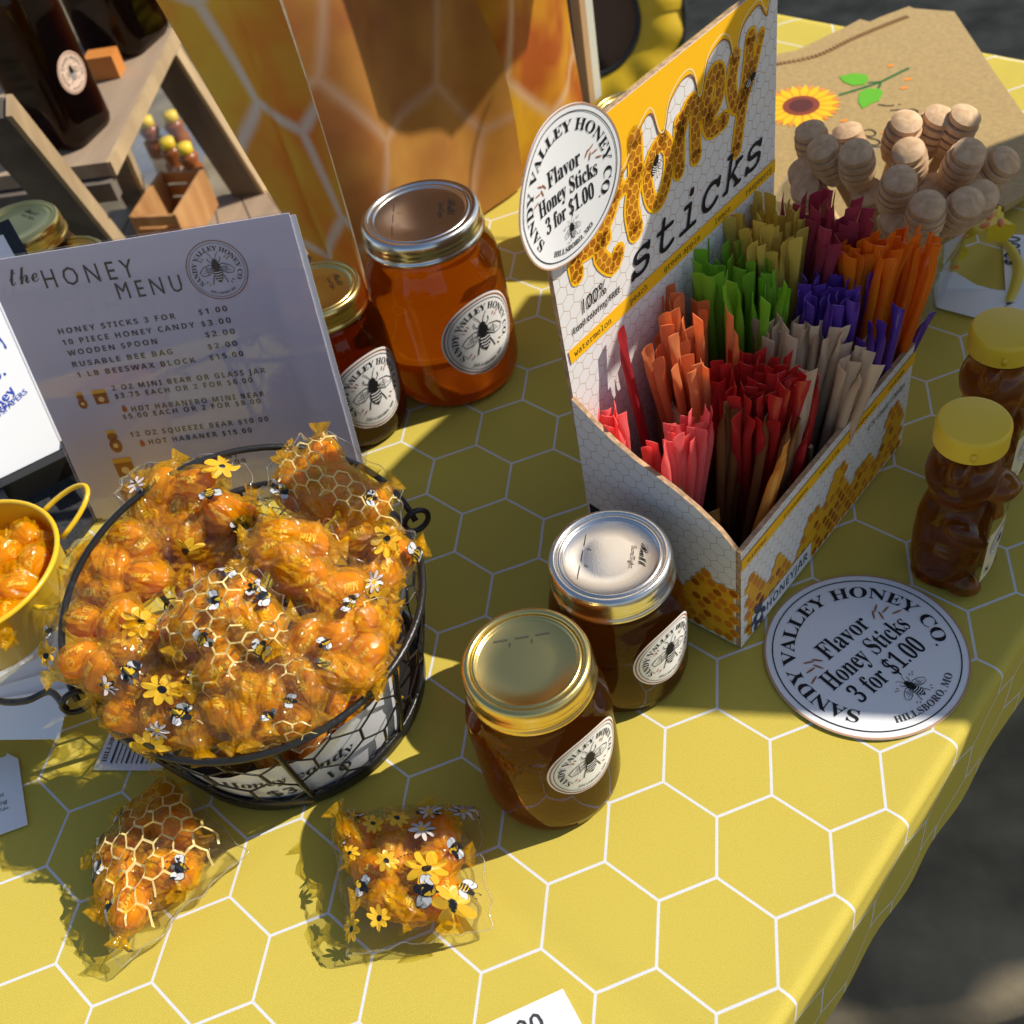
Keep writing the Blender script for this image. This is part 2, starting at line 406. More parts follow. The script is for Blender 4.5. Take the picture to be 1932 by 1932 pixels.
BEE = art_bee_fine()
def art_logo(R, bee=True, brown=True, rr=.868, tr=.7, th=.15):
    a = Art()
    if brown: a.ring((0, 0), R * .925, R * .955, 'ink_brown', 1, 72)
    a.ring((0, 0), R * (rr - .013), R * rr, 'ink_black', 1, 72)
    a.text('SANDY VALLEY HONEY CO.', (0, 0), R * th, 'ink_black', 'serif', arc=((0, 0), R * tr, pi / 2, True), fit=R * tr * math.radians(254), lay=1)
    a.text('HILLSBORO, MO', (0, 0), R * .075, 'ink_dark', 'serif', arc=((0, 0), R * (tr + .04), -pi / 2, False), fit=R * .72 * math.radians(66), lay=1)
    if bee: a.merge(BEE, (0, R * .0), 0, R * .98)
    return a
def disc_patch(mb, R, fmap, h=.0002, rings=5, seg=48, mi=0):
    vs = [fmap(0, 0, h)]; fs = []
    for i in range(1, rings + 1):
        for k in range(seg): vs.append(fmap(R * i / rings * math.cos(2 * pi * k / seg), R * i / rings * math.sin(2 * pi * k / seg), h))
    fs += [(0, 1 + k, 1 + (k + 1) % seg) for k in range(seg)]
    for i in range(rings - 1):
        a = 1 + i * seg; b = a + seg
        fs += [(a + k, b + k, b + (k + 1) % seg, a + (k + 1) % seg) for k in range(seg)]
    mb.add(vs, fs, mi)
def art_cartoon_bee(flip=1, pre='film_'):
    """striped cartoon bee about 1 long, heading to +x"""
    a = Art(); K = pre + 'black'
    for (c, r, ro) in (((-.02, .3), (.2, .13), .9), ((.16, .3), (.17, .11), 1.3), ((-.02, -.3), (.2, .13), -.9), ((.16, -.3), (.16, .1), -1.3)):
        a.ell(c, r[0] + .02, r[1] + .02, K, ro, 1, 14); a.ell(c, r[0], r[1], pre + 'white', ro, 2, 14)
    a.ell((0, 0), .3, .2, K, 0, 3, 18); a.ell((-.05, 0), .23, .17, pre + 'yellow', 0, 4, 16)
    for x in (-.17, -.05, .07): a.line([(x, -.165), (x + .03, 0), (x, .165)], .055, K, 5)
    a.ell((.27, 0), .12, .13, K, 0, 5, 12); a.poly([(-.28, .05), (-.4, 0), (-.28, -.05)], K, 3)
    for sx in (-1, 1):
        a.line([(.33, .07 * sx), (.45, .16 * sx), (.52, .12 * sx)], .022, K, 4); a.ell((.52, .12 * sx), .035, .035, K, 0, 4, 8)
    return a
CBEE = art_cartoon_bee()
def art_daisy(petal, centre, n=8, outline=None):
    a = Art()
    for k in range(n):
        t = 2 * pi * k / n + .2
        if outline: a.ell((.3 * math.cos(t), .3 * math.sin(t)), .23, .105, outline, t, 1, 12)
        a.ell((.3 * math.cos(t), .3 * math.sin(t)), .21, .085 if outline else .11, petal, t, 2, 12)
    a.ell((0, 0), .12, .12, centre, 0, 3, 12); return a
DAISY_Y = art_daisy('film_yellow', 'film_black'); DAISY_W = art_daisy('film_pinkwhite', 'film_yellow', 8, 'film_black')
def hexpts(c, r, rot=pi / 6): return [(c[0] + r * math.cos(rot + k * pi / 3), c[1] + r * math.sin(rot + k * pi / 3)) for k in range(6)]

# ================================================================== SETTING
S0 = 0.0366
EU = V((.4618, .8870, 0)); EN = V((-.8870, .4618, 0)); E0 = V((.148, .066, 0))
def gslab(name, c, sx, sy, mat, z):
    mb = MB(); mb.grid(lambda u, v: V((c[0] + (u - .5) * sx, c[1] + (v - .5) * sy, z)), 2, 2); return structure(mb.build(name, mat))
pbr('concrete', (.19, .155, .1), .9, spec=.2, var=(9, .45), bump=(60, .5))
gslab('ground', (0, 4), 60, 60, MATS['concrete'], -.74)

# tablecloth: one fitted sheet over the table, hexagon print carried round the edge
hexmat('tablecloth_print', (.57, .448, .07), (.68, .68, .7), .0128, .0045, 1, True, .75, fabric=True)
LA, LB, TD, DR, RR = -1.0, .79, .635, .125, .007
def cloth_pt(a, b):
    def fold(d):                        # d = overshoot beyond an edge: returns (outward, down)
        if d <= 0: return d, 0.0
        t = d / RR
        if t < pi / 2: return RR * math.sin(t), RR * (1 - math.cos(t))
        return RR + (d - RR * pi / 2) * .02, RR + (d - RR * pi / 2)
    fb, zb = fold(-b); ob = -fb if b < 0 else b
    if b > TD: fb, zb = fold(b - TD); ob = TD + fb
    fa, za = fold(a - LB); oa = LB + fa if a > LB else a
    if a < LA: fa, za = fold(LA - a); oa = LA - fa
    p = E0 + EU * oa + EN * ob; p.z = -max(za, zb)
    if zb == 0 and za == 0:
        w = noise.noise(V((a * 7, b * 9, 1))) * .5 + noise.noise(V((a * 19, b * 15, 5))) * .3
        p.z -= (.0008 + .0008 * w + .0009 * math.exp(-((b - .300 - .004 * w) / .005) ** 2) + .0009 * math.exp(-((a + .21 - .004 * w) / .005) ** 2)) * min(1, b / .03)
    if zb > .02: p += EN * (.0012 * math.sin(a * 46 + 3 * math.sin(a * 13)) * min(1, zb * 12)) * (1 if b < 0 else -1)
    return p
av = [LA - DR + i * .008 for i in range(int((LB - LA + 2 * DR) / .008) + 1)]
bv = [-DR, -.115, -.105, -.095, -.08, -.06, -.045, -.033] + [-.018 + .0018 * k for k in range(11)] + [.004 + .00785 * k for k in range(80)] + [TD + .004 * k for k in range(8)] + [TD + .05, TD + .1, TD + DR]
mb = MB(); na, nb = len(av), len(bv)
def lat(X): y = X.y / S0; x = (X.x / S0 + .0944 * y) / 1.0064; return (x / math.sqrt(3), y / math.sqrt(3))
for b in bv:
    for a in av:
        mb.uv[len(mb.v)] = lat(E0 + EU * a + EN * b); mb.v.append(cloth_pt(a, b))
mb.f = [(j * na + i, j * na + i + 1, (j + 1) * na + i + 1, (j + 1) * na + i) for j in range(nb - 1) for i in range(na - 1)]; mb.m = [0] * len(mb.f)
o = mb.build('tablecloth', MATS['tablecloth_print'], None, True)
tag(o, 'yellow tablecloth printed with large white hexagons, covering the whole stall table', 'tablecloth')
# the table under it
pbr('table_top', (.5, .5, .48), .5)
pbr('steel_dark', (.12, .12, .12), .4, metal=1)
t = thing('folding_table', 'folding table hidden under the yellow hexagon tablecloth', 'table', tuple(E0 + EU * -.1 + EN * .31 + V((0, 0, -.74))))
mb = MB(); mb.box(E0 + EU * -.1 + EN * .315 + V((0, 0, -.018)), (1.76, .615, .024), Matrix((EU, EN, V((0, 0, 1)))).transposed()); mb.build('tabletop', MATS['table_top'], t, world=True)
for a in (-.85, .65):
    for b in (.12, .5):
        mb = MB(); q = E0 + EU * a + EN * b; mb.tube([q + V((0, 0, -.74)), q + V((0, 0, -.03))], .014, 10); mb.build('leg', MATS['steel_dark'], t, world=True)

# shade from the right: unseen blockers added, outlines cut to the shadow edges wanted
def sunpt(q, k): return V((q[0] + .92 * k, q[1] + .46 * k, k))
pbr('canvas', (.55, .52, .46), .9)
SQ = [(-.215, .36), (-.2, .45), (-.186, .505), (-.15, .511), (-.15, .521), (-.19, .524), (-.222, .55), (-.235, .575), (-.2, .592), (-.1, .6), (-.06, .56), (-.035, .47), (-.02, .41), (.015, .405), (.035, .46), (.06, .53), (.12, .63),
      (.201, .708), (.236, .73), (.5, .82), (.62, .8), (.62, -.45), (-.08, -.45), (-.03, -.335), (.189, .087), (.195, .102), (.157, .098), (.045, .09), (-.034, .085), (-.132, .12), (-.142, .172), (-.185, .176), (-.2, .145), (-.219, .152),
      (-.242, .156), (-.275, .17), (-.282, .215), (-.245, .3)]  # notches leave some straws and dippers in the sun
t = thing('added_table_shade', 'unseen beige sheet on a pole, added to shade the right side of the table', 'shade blocker', tuple(sunpt((.5, .3), .62)))  # unseen blocker standing in for whatever shades the table
mb = MB(); mb.prism([sunpt(q, .58) for q in SQ], [sunpt(q, .583) for q in SQ]); mb.build('canvas', MATS['canvas'], t, world=True)
LOBE = [(-.45, .418), (-.9, .195), (-.9, .45), (-.6, .62), (-.42, .70), (-.33, .66), (-.36, .55)]
mb = MB(); mb.prism([sunpt(q, .58) for q in LOBE], [sunpt(q, .583) for q in LOBE]); mb.build('added_cloth_shade', MATS['canvas'], t, world=True)  # extra lobe added to put the printed cloth in shade
mb = MB(); mb.tube([sunpt((-.2, .59), .5815), sunpt((-.34, .6), .5815)], .0014, 6); mb.build('cord', MATS['canvas'], t, world=True)  # only joins the added lobe to the blocker
mb = MB(); p = sunpt((.58, .3), .583); mb.tube([V((p.x, p.y, -.74)), V((p.x, p.y, .6))], .018, 12); mb.build('pole', MATS['steel_dark'], t, world=True)
t = thing('added_ground_shade', 'unseen overhead sheet added to shade the ground to the right of the stall', 'canopy', tuple(sunpt((1.2, 1.5), 2.6)))  # unseen, added only to darken the ground
mb = MB()
for P in ([(.40, -.8), (2.6, -.8), (2.6, .9), (1.06, .575), (1.0, .53), (.84, .485), (.79, .47), (.40, .40)], [(.62, .405), (.79, .474), (.8, .505), (.835, .5), (.86, .494), (.94, .517), (.97, .532), (.99, .57), (1.045, .588), (1.06, .578), (2.6, .9), (2.6, 4.2), (.1, 4.2), (.1, 2.4), (.5, 1.9), (.62, 1.0)]):  # gaps shaped to leave sun patches on the ground
    mb.prism([sunpt(q, 2.6) for q in P], [sunpt(q, 2.61) for q in P])
mb.build('canvas', MATS['canvas'], t, world=True)
for q in ((.7, -.7), (2.5, 3.9)):
    p = sunpt(q, 2.6); mb = MB(); mb.tube([V((p.x, p.y, -.74)), p], .025, 12); mb.build('pole', MATS['steel_dark'], t, world=True)

# ================================================================== HONEY STICK DISPLAY BOX
A0 = V((.0342, .13757, 0)); BU = V((.458176, .888861, 0)).normalized(); BN = V((-BU.y, BU.x, 0)); Z = V((0, 0, 1))
def B(a, b, z): return A0 + BU * a + BN * b + Z * z
pbr('kraft', (.3, .165, .085), .85, var=(30, .12)); pbr('kraft_edge', (.42, .26, .14), .9, var=(260, .4))
hexmat('box_print', (.78, .76, .74), (.5, .31, .17), .02, .008, 105, True, .45)
BOXL, BOXW, HF, HB = .218, .1165, .0975, .166
bx = thing('display_box', 'white and honeycomb printed cardboard display box with tall back panel full of honey straws', 'display box', tuple(B(.1, .05, 0)))
def wall(name, P, outn, uvo, uvx, mats=('box_print', 'kraft', 'kraft_edge')):
    """P: outer polygon ring (world); outn outward normal; uv measured from uvo along uvx and z"""
    th = .0032; n = len(P); mb = MB(); inn = [p - V(outn) * th for p in P]
    tri = tessellate_polygon([[V(p) for p in P]])
    mb.add(P, [tuple(t) for t in tri], 0); mb.add(inn, [tuple(reversed(t)) for t in tri], 1)
    for i in range(n):
        j = (i + 1) % n; mb.add([P[i], P[j], inn[j], inn[i]], [(0, 1, 2, 3)], 2)
    for k, p in enumerate(mb.v): d = p - V(uvo); mb.uv[k] = (d.dot(V(uvx)), d.z)
    return mb.build(name, [MATS[m] for m in mats], bx, world=True)
slope = lambda b: HF + (HB - HF) * (b / BOXW + .06 * math.sin(2 * pi * b / BOXW))
wall('front_wall', [B(0, 0, .001), B(BOXL, 0, .001), B(BOXL, 0, HF), B(0, 0, HF)], -BN, B(0, 0, 0), BU)
sb = [BOXW * k / 8 for k in range(9)]
wall('side_wall', [B(0, BOXW, .001), B(0, .0035, .001)] + [B(0, max(b, .0035), slope(b)) for b in sb], -BU, B(0, BOXW, 0), -BN)
wall('side_wall', [B(BOXL, .0035, .001), B(BOXL, BOXW, .001)] + [B(BOXL, max(b, .0035), slope(b)) for b in reversed(sb)], BU, B(BOXL, 0, 0), BN)
wall('back_panel', [B(.006, BOXW, .001), B(BOXL + .012, BOXW, .001), B(BOXL + .009, BOXW, .321), B(-.002, BOXW, .32)], -BN, B(0, BOXW, 0), BU)
mb = MB(); mb.prism([B(.004, .004, .002), B(BOXL - .004, .004, .002), B(BOXL - .004, BOXW - .001, .002), B(.004, BOXW - .001, .002)], [B(.004, .004, .004), B(BOXL - .004, .004, .004), B(BOXL - .004, BOXW - .001, .004), B(.004, BOXW - .001, .004)])
mb.build('bottom', MATS['kraft'], bx, world=True)
def divider(p, q, z0, z1):
    d = (V((q[0] - p[0], q[1] - p[1], 0))).normalized(); w = BU * -d.y + BN * d.x
    P = [B(p[0], p[1], .0045), B(q[0], q[1], .0045), B(q[0], q[1], z1), B(p[0], p[1], z0)]
    wall('divider', P, w, P[0], BU, ('kraft', 'kraft', 'kraft_edge'))
divider((.078, .112), (.052, .064), .128, .112); divider((.051, .062), (.006, .049), .112, .104)
divider((.125, .112), (.105, .012), .12, .09); divider((.172, .112), (.16, .012), .12, .09)
# hand hole in the left wall
hm = planar(B(0, BOXW, 0), -BN, Z)
a = Art(); a.poly([(.002, .075), (.011, .073), (.0145, .067), (.0165, .03), (.002, .03)], 'ink_black'); a.place(hm, 'hand_hole', bx, world=True)
# printing on the box
def comb_art(art, inside, r=.0046, seed=1):
    q = random.Random(seed); dx = r * math.sqrt(3)
    for j in range(0, 40):
        for i in range(-2, 60):
            c = (i * dx + (j % 2) * dx / 2, j * r * 1.5)
            k = inside(*c)
            if k > 0:
                art.poly(hexpts(c, r * .99), 'ink_gold', 1)
                art.poly(hexpts(c, r * .74), q.choice(['ink_amber', 'ink_amber', 'ink_gold', 'ink_deep'] if k > .25 else ['ink_amber', 'ink_gold']), 2)
def smooth(pts, n=4):
    o = []; k = len(pts)
    for i in range(k - 1):
        p0, p1, p2, p3 = pts[max(i - 1, 0)], pts[i], pts[i + 1], pts[min(i + 2, k - 1)]
        for j in range(n):
            t = j / n; o.append(tuple(.5 * (2 * p1[c] + (p2[c] - p0[c]) * t + (2 * p0[c] - 5 * p1[c] + 4 * p2[c] - p3[c]) * t * t + (3 * p1[c] - p0[c] - 3 * p2[c] + p3[c]) * t ** 3) for c in range(len(p1))))
    return o + [pts[-1]]
fm = planar(B(0, 0, 0), BU, Z); pm = planar(B(0, BOXW, 0), BU, Z)
a = Art()
a.poly([(0, .0805), (BOXL, .0805), (BOXL, .0905), (0, .0905)], 'ink_sun', 3)
for s, x in (('clover', .017), ('cinnamon', .062), ('vanilla', .103), ('blackberry', .146), ('orange', .192)):
    a.text(s, (x, .083), .0042, 'ink_black', 'mono', lay=4, fit=.0036 * len(s))
a.text('U.S. Grade A Honey', (.182, .0665), .0052, 'ink_dark', 'bital', lay=4, fit=.052)
comb_art(a, lambda x, y: (0 if not (.004 < x < BOXL - .004 and .004 < y) else (.044 + .014 * math.sin(x * 63 + .8) + .011 * math.sin(x * 170) - y) * 40), seed=3)
a.poly([(.012, .004), (.086, .004), (.086, .022), (.012, .022)], 'ink_white', 4)
a.text('HONEYJAR', (.030, .0085), .0085, 'ink_slate', 'sansb', align='l', lay=5, fit=.052); a.text('THE', (.032, .0185), .003, 'ink_slate', align='l', lay=5)
a.ell((.02, .013), .0055, .0075, 'ink_slate', 0, 5); a.ell((.02, .0225), .0045, .0045, 'ink_slate', 0, 5, 12)
for sx in (-1, 1):
    a.ell((.02 + .004 * sx, .0265), .0017, .0017, 'ink_slate', 0, 5, 8); a.ell((.02 + .006 * sx, .015), .002, .005, 'ink_slate', .5 * sx, 5, 10); a.ell((.02 + .0035 * sx, .0065), .0026, .004, 'ink_slate', 0, 5, 10)
a.ell((.02, .014), .0028, .0035, 'ink_white', 0, 6, 10)
a.place(fm, 'front_printing', bx, world=True)
a = Art(); comb_art(a, lambda x, y: (0 if not (.006 < x < BOXW - .002 and .004 < y) else (.006 + .075 * max(0, x / BOXW - .1) + .008 * math.sin(x * 160) - y) * 40), seed=4)
a.place(planar(B(0, BOXW, 0), -BN, Z), 'side_printing', bx, world=True)
a = Art()
W = BOXL + .009
drip = [(-.002, .32), (-.002, .285), (.03, .283), (.05, .281), (.064, .279), (.072, .283), (.08, .292), (.09, .3), (.097, .299), (.102, .284), (.106, .281), (.109, .287), (.113, .297), (.124, .304), (.134, .304), (.139, .297), (.141, .286), (.144, .284),
        (.147, .292), (.152, .304), (.165, .309), (.174, .304), (.178, .292), (.181, .29), (.184, .3), (.19, .308), (.205, .312), (.212, .304), (.215, .302), (.218, .31), (W, .313), (W, .3205)]
dm = smooth(drip[1:-1], 4); a.poly([drip[0]] + dm + [drip[-1]], 'ink_sun', 1); a.line([(x, y + .0035) for x, y in dm[4:-4]], .001, 'ink_palegold', 2); a.line([(x, y + .0003) for x, y in dm], .0008, 'ink_brown', 2)
hexmat('ink_comb', (.58, .22, .015), (.85, .44, .03), .07, .035, 170, True, .45, cellvar=.8, col2=(.3, .08, .006))
def blob(pts, w): w += (.002 if w > .0092 else .0004); a.line(pts, w + .0036, 'ink_sun', 1, round_=True); a.line(pts, w, 'ink_comb', 2, round_=True)
def P2(*pts):
    o = []
    for x, y in pts:
        q = onp(966 + .25 * x, .25 * y, B(0, BOXW, 0), BN) - B(0, BOXW, 0); o.append((q.dot(BU), q.z))
    return o
for pts, w in ((((790, 1330), (750, 1560), (680, 1760), (660, 1930), (760, 2010), (800, 1900)), .0085), (((700, 1800), (560, 1890), (470, 1960), (490, 2080)), .0085), (((920, 1045), (930, 1300), (900, 1560), (930, 1740)), .0095), (((760, 1500), (860, 1400), (960, 1290)), .005),
               (((1130, 1050), (1060, 1160), (1015, 1340), (1045, 1510), (1110, 1520), (1170, 1330), (1180, 1130), (1130, 1050)), .0075), (((1262, 920), (1258, 1080), (1256, 1290)), .0085), (((1262, 1010), (1330, 800), (1385, 790), (1380, 980), (1385, 1180)), .0085),
               (((1480, 900), (1560, 720), (1560, 540), (1500, 590), (1462, 800), (1490, 980), (1600, 900)), .0085), (((1680, 430), (1650, 650), (1690, 800), (1750, 700)), .0085), (((1800, 280), (1770, 560), (1720, 900), (1690, 1130)), .0088), (((1880, 250), (1830, 480), (1770, 700)), .004)):
    blob(smooth(P2(*pts)), w)
a.text('sticks', (.137, .2075), .027, 'ink_black', 'mono', lay=3, fit=.142, shear=.28)
for s, x in (('watermelon', .0255), ('peach', .0715), ('green apple', .118), ('lemon', .164), ('raspberry', .2075)):
    a.text(s, (x, .1935), .0046, 'ink_black', 'mono', lay=4, fit=.0036 * len(s))
a.poly([(.004, .1905), (W + .001, .1905), (W + .001, .2005), (.003, .2005)], 'ink_sun', 3)
a.text('100%', (.031, .2165), .0095, 'ink_black', lay=3, fit=.022, shear=.1); a.text('Food coloring FREE', (.032, .2085), .0042, 'ink_black', 'sansb', lay=3, fit=.045)
a.merge(BEE, (.0962, .269), -.5, .016, 3); a.merge(BEE, (.1966, .2707), -1.2, .016, 3)
a.place(pm, 'panel_printing', bx, world=True)

# straws --------------------------------------------------------------------
def straw_mesh(seed, L=.15):
    q = random.Random(seed); mb = MB(); seg = 10; vs = []; fs = []
    sk = q.uniform(-.35, .35); kk = q.uniform(-.002, .002); vb = q.uniform(-.0022, .0022)
    secs = [(0, 0), (.004, .1), (.06, 0), (.125, 0), (.133, .15), (.139, .55), (.1435, .92), (.15, 1)]
    for z, f in secs:
        for k in range(seg):
            t = 2 * pi * k / seg; r = .0031
            x = math.cos(t) * (r * (1 - f) + .0042 * f); y = math.sin(t) * (r * (1 - f) + .00028 * f) + vb * abs(math.cos(t)) * f
            if z == 0: x *= .9; y *= .9
            vs.append((x + kk * f, y + .0012 * f * math.sin(seed), z + sk * x * (f if z > .14 else 0)))
    for i in range(len(secs) - 1): fs += [(i * seg + k, i * seg + (k + 1) % seg, (i + 1) * seg + (k + 1) % seg, (i + 1) * seg + k) for k in range(seg)]
    fs += [tuple(reversed(range(seg))), tuple((len(secs) - 1) * seg + k for k in range(seg))]
    return mb.add(vs, fs)
STR = [straw_mesh(s) for s in range(5)]
def straw_set(key, col, label, group, spots, tl=.5, rough=.16):
    """spots: list of (px, py, ztop, base a, base b, yaw or None)"""
    m = pbr('straw_' + key, col, rough, tl=tl, spec=.6, coat=.3)
    mes = []
    for s in STR:
        me = s.mesh('honey_straw', m); me.shade_smooth(); me.set_sharp_from_angle(angle=math.radians(50)); mes.append(me)
    for (px, py, zt, ba, bb, yaw) in spots:
        top = at(px, py, zt); base = B(min(max(ba, .01), BOXL - .01), min(max(bb, .009), BOXW - .008), .0055)
        d = top - base; o = link('honey_straw', rnd.choice(mes)); tag(o, label, 'honey straw', group)
        yw = yaw if yaw is not None else rnd.uniform(-1.2, 1.2)
        o.matrix_basis = Matrix.Translation(base) @ d.to_track_quat('Z', 'X').to_matrix().to_4x4() @ Matrix.Rotation(yw, 4, 'Z') @ Matrix.Diagonal((1, 1, d.length / .15, 1))
def cluster(cx, cy, rx, ry, n, zt, dz, ba, bb, spread=.5, rot=0.0, lean=0):
    out = []; tries = 0; n = int(n * 1.22)
    while len(out) < n and tries < 4000:
        tries += 1; t = rnd.uniform(0, 2 * pi); r = math.sqrt(rnd.random()); x = rx * r * math.cos(t); y = ry * r * math.sin(t)
        X = cx + x * math.cos(rot) - y * math.sin(rot); Y = cy + x * math.sin(rot) + y * math.cos(rot)
        if any((X - o[0]) ** 2 + (Y - o[1]) ** 2 < (14 if tries < 2000 else 10) ** 2 for o in out): continue
        z = zt + rnd.uniform(-dz, dz); T = at(X, Y, z); c = at(cx, cy, zt); dd = T - c
        out.append((X, Y, z, ba + dd.dot(BU) * spread, bb + dd.dot(BN) * spread, None))
    return out
G = 'honey straws in the display box, '
straw_set('pink', (1.0, .24, .23), 'bright pink watermelon straw in the sunlit fans at the left end of the box', G + 'watermelon',
          cluster(1150, 785, 22, 30, 8, .148, .004, .012, .096, .3, .9) + cluster(1300, 805, 60, 26, 14, .148, .006, .016, .058, .22, -.62) + [(1216, 842, .128, .013, .066, .5), (1236, 832, .13, .014, .062, .9), (1178, 838, .135, .011, .088, .2)])
straw_set('longred', (.5, .04, .05), 'single tall dark pink straw standing alone against the white back panel', None, [(1166, 627, .19, .05, .09, 1.2)])
straw_set('peach', (.9, .36, .14), 'peach coloured straw in the fan behind the pink straws', G + 'peach',
          cluster(1275, 580, 48, 55, 15, .178, .008, .095, .095, .5, .5) + cluster(1275, 670, 72, 34, 13, .163, .008, .085, .085, .4, .3) + [(1378, 590, .18, .1, .07, .4), (1388, 628, .172, .1, .06, 1.0)])
straw_set('green', (.36, .66, .06), 'lime green apple straw beside the peach straws', G + 'green apple',
          cluster(1385, 490, 82, 62, 24, .182, .008, .135, .085, .55, .2) + cluster(1452, 525, 40, 45, 8, .178, .006, .14, .08, .5))
straw_set('lemon', (.82, .64, .14), 'pale yellow lemon straw in the cluster next to the back panel', G + 'lemon',
          cluster(1440, 415, 86, 55, 30, .188, .007, .178, .09, .5, .3))
straw_set('raspberry', (.5, .075, .12), 'maroon raspberry straw in front of the wooden dippers', G + 'raspberry',
          cluster(1575, 395, 72, 38, 15, .188, .006, .2, .075, .5, .2) + cluster(1560, 445, 45, 30, 8, .182, .005, .195, .075, .5) + [(1480, 372, .19, .2, .1, 1.1), (1520, 370, .19, .2, .095, .8)])
straw_set('orange', (.9, .27, .015), 'bright orange straw at the far right end of the box', G + 'orange',
          cluster(1640, 460, 70, 32, 22, .175, .005, .19, .04, .5, .1) + cluster(1735, 450, 44, 26, 9, .172, .006, .2, .02, .3, .2))
straw_set('blackberry', (.15, .055, .4), 'dark purple blackberry straw between the orange and beige straws', G + 'blackberry',
          cluster(1565, 545, 62, 40, 24, .163, .004, .165, .045, .5, .1) + [(1648, 512, .165, .185, .03, .5), (1618, 640, .142, .16, .02, .3), (1600, 645, .142, .158, .018, 1.2), (1650, 612, .148, .18, .02, .1), (1672, 607, .15, .18, .02, .2), (1700, 580, .15, .19, .015, .4), (1757, 587, .118, .185, .02, .2)], tl=.2)
straw_set('vanilla', (.82, .66, .48), 'cream vanilla straw in the pale row along the front edge of the box', G + 'vanilla',
          cluster(1480, 615, 58, 28, 12, .155, .005, .125, .06, .6, -.1) + cluster(1560, 625, 40, 24, 6, .152, .005, .13, .04, .5) + cluster(1625, 672, 44, 38, 10, .138, .005, .125, .02, .25, -.6) + [(1518, 697, .152, .105, .03, .3), (1532, 700, .152, .105, .03, 1), (1505, 760, .14, .095, .03, .5), (1520, 748, .14, .095, .03, 1.4)])
straw_set('red', (.68, .045, .04), 'deep red straw in the dense round bunch in the middle of the box', G + 'red',
          cluster(1430, 705, 92, 48, 36, .155, .005, .082, .05, .45, .05) + cluster(1440, 775, 60, 22, 8, .145, .005, .078, .04, .4) + [(1545, 710, .14, .085, .018, .6), (1522, 810, .118, .065, .015, .4)])
straw_set('cinnamon', (.4, .17, .06), 'brown cinnamon straw standing in front of the red bunch', G + 'cinnamon',
          [(1362, 765, .15, .045, .045, .3), (1380, 755, .152, .05, .05, .2), (1418, 752, .148, .05, .045, .6), (1450, 783, .143, .045, .03, .4), (1492, 790, .138, .048, .02, .6), (1508, 785, .136, .05, .022, .9), (1395, 770, .148, .048, .045, .1)])
straw_set('gold', (.95, .52, .1), 'golden clover honey straw leaning out near the front corner of the box', G + 'clover',
          [(1475, 862, .128, .018, .02, .5), (1486, 835, .13, .03, .02, .4)])
straw_set('short', (1.0, .66, .2), 'short golden straw stub standing alone in the front corner of the box', None, [(1351, 962, .074, .036, .044, .2)])  # base colour raised to stand in for a sliver of sun

# round paper signs -----------------------------------------------------------
pbr('paper', (.8, .8, .8), .55, spec=.3); pbr('paper_tan', (.5, .27, .15), .6)
def art_sign(R):
    a = art_logo(R, bee=False, brown=False, rr=.935, tr=.775, th=.14)
    a.text('Flavor', (R * -.02, R * .18), R * .215, 'ink_black', 'serif', fit=R * .64); a.text('Honey Sticks', (0, -R * .1), R * .215, 'ink_black', 'serif', fit=R * 1.16); a.text('3 for $1.00', (0, -R * .38), R * .215, 'ink_black', 'serif', fit=R * .97)
    a.merge(BEE, (R * .02, -R * .6), .15, R * .3)
    for sx in (-1, 1):
        for (x, y, ro) in ((.42, .26, .9), (.5, .3, .5), (.56, .22, .1), (.62, .12, -.3), (.47, .2, 1.2)):
            a.ell((R * x * sx, R * y), R * .06, R * .011, 'ink_brown', ro if sx > 0 else pi - ro, 1, 10)
    return a
def round_sign(name, label, R, fmap, extra=None):
    t = thing(name, label, 'sign', tuple(fmap(0, 0, 0)))
    mb = MB(); disc_patch(mb, R, fmap, .0005, 8, 72); disc_patch(mb, R, fmap, 0, 8, 72)
    n = 1 + 8 * 72; last = 1 + 7 * 72
    mb.f += [(last + k, last + (k + 1) % 72, n + last + (k + 1) % 72, n + last + k) for k in range(72)]; mb.m += [0] * 72
    mb.build('paper', MATS['paper'], t, True, world=True, angle=40)
    r = Art(); r.ring((0, 0), R * .98, R * 1.0, 'paper_tan', 1, 72); r.place(fmap, 'tan_border', t, world=True, base=.0006)
    art_sign(R * .985).place(fmap, 'lettering', t, world=True, base=.0007)
    return t
pb = planar(B(.0148, BOXW - .003, .302), BU + Z * -.02, Z)
def bent(x, y, h):
    p = pb(x, y, h + .0015 + 2.2 * x * x + 1.2 * max(0, -x - .015) * abs(y) * 2)
    return p
round_sign('round_sign', 'round white flavor honey sticks sign stuck to the left edge of the cardboard back panel', .042, bent)
ang = math.radians(49.6)
round_sign('round_sign', 'round white flavor honey sticks sign lying flat on the yellow tablecloth', .0628, planar((.1114, .1424, .0008), (math.cos(ang), math.sin(ang), 0), (-math.sin(ang), math.cos(ang), 0)))

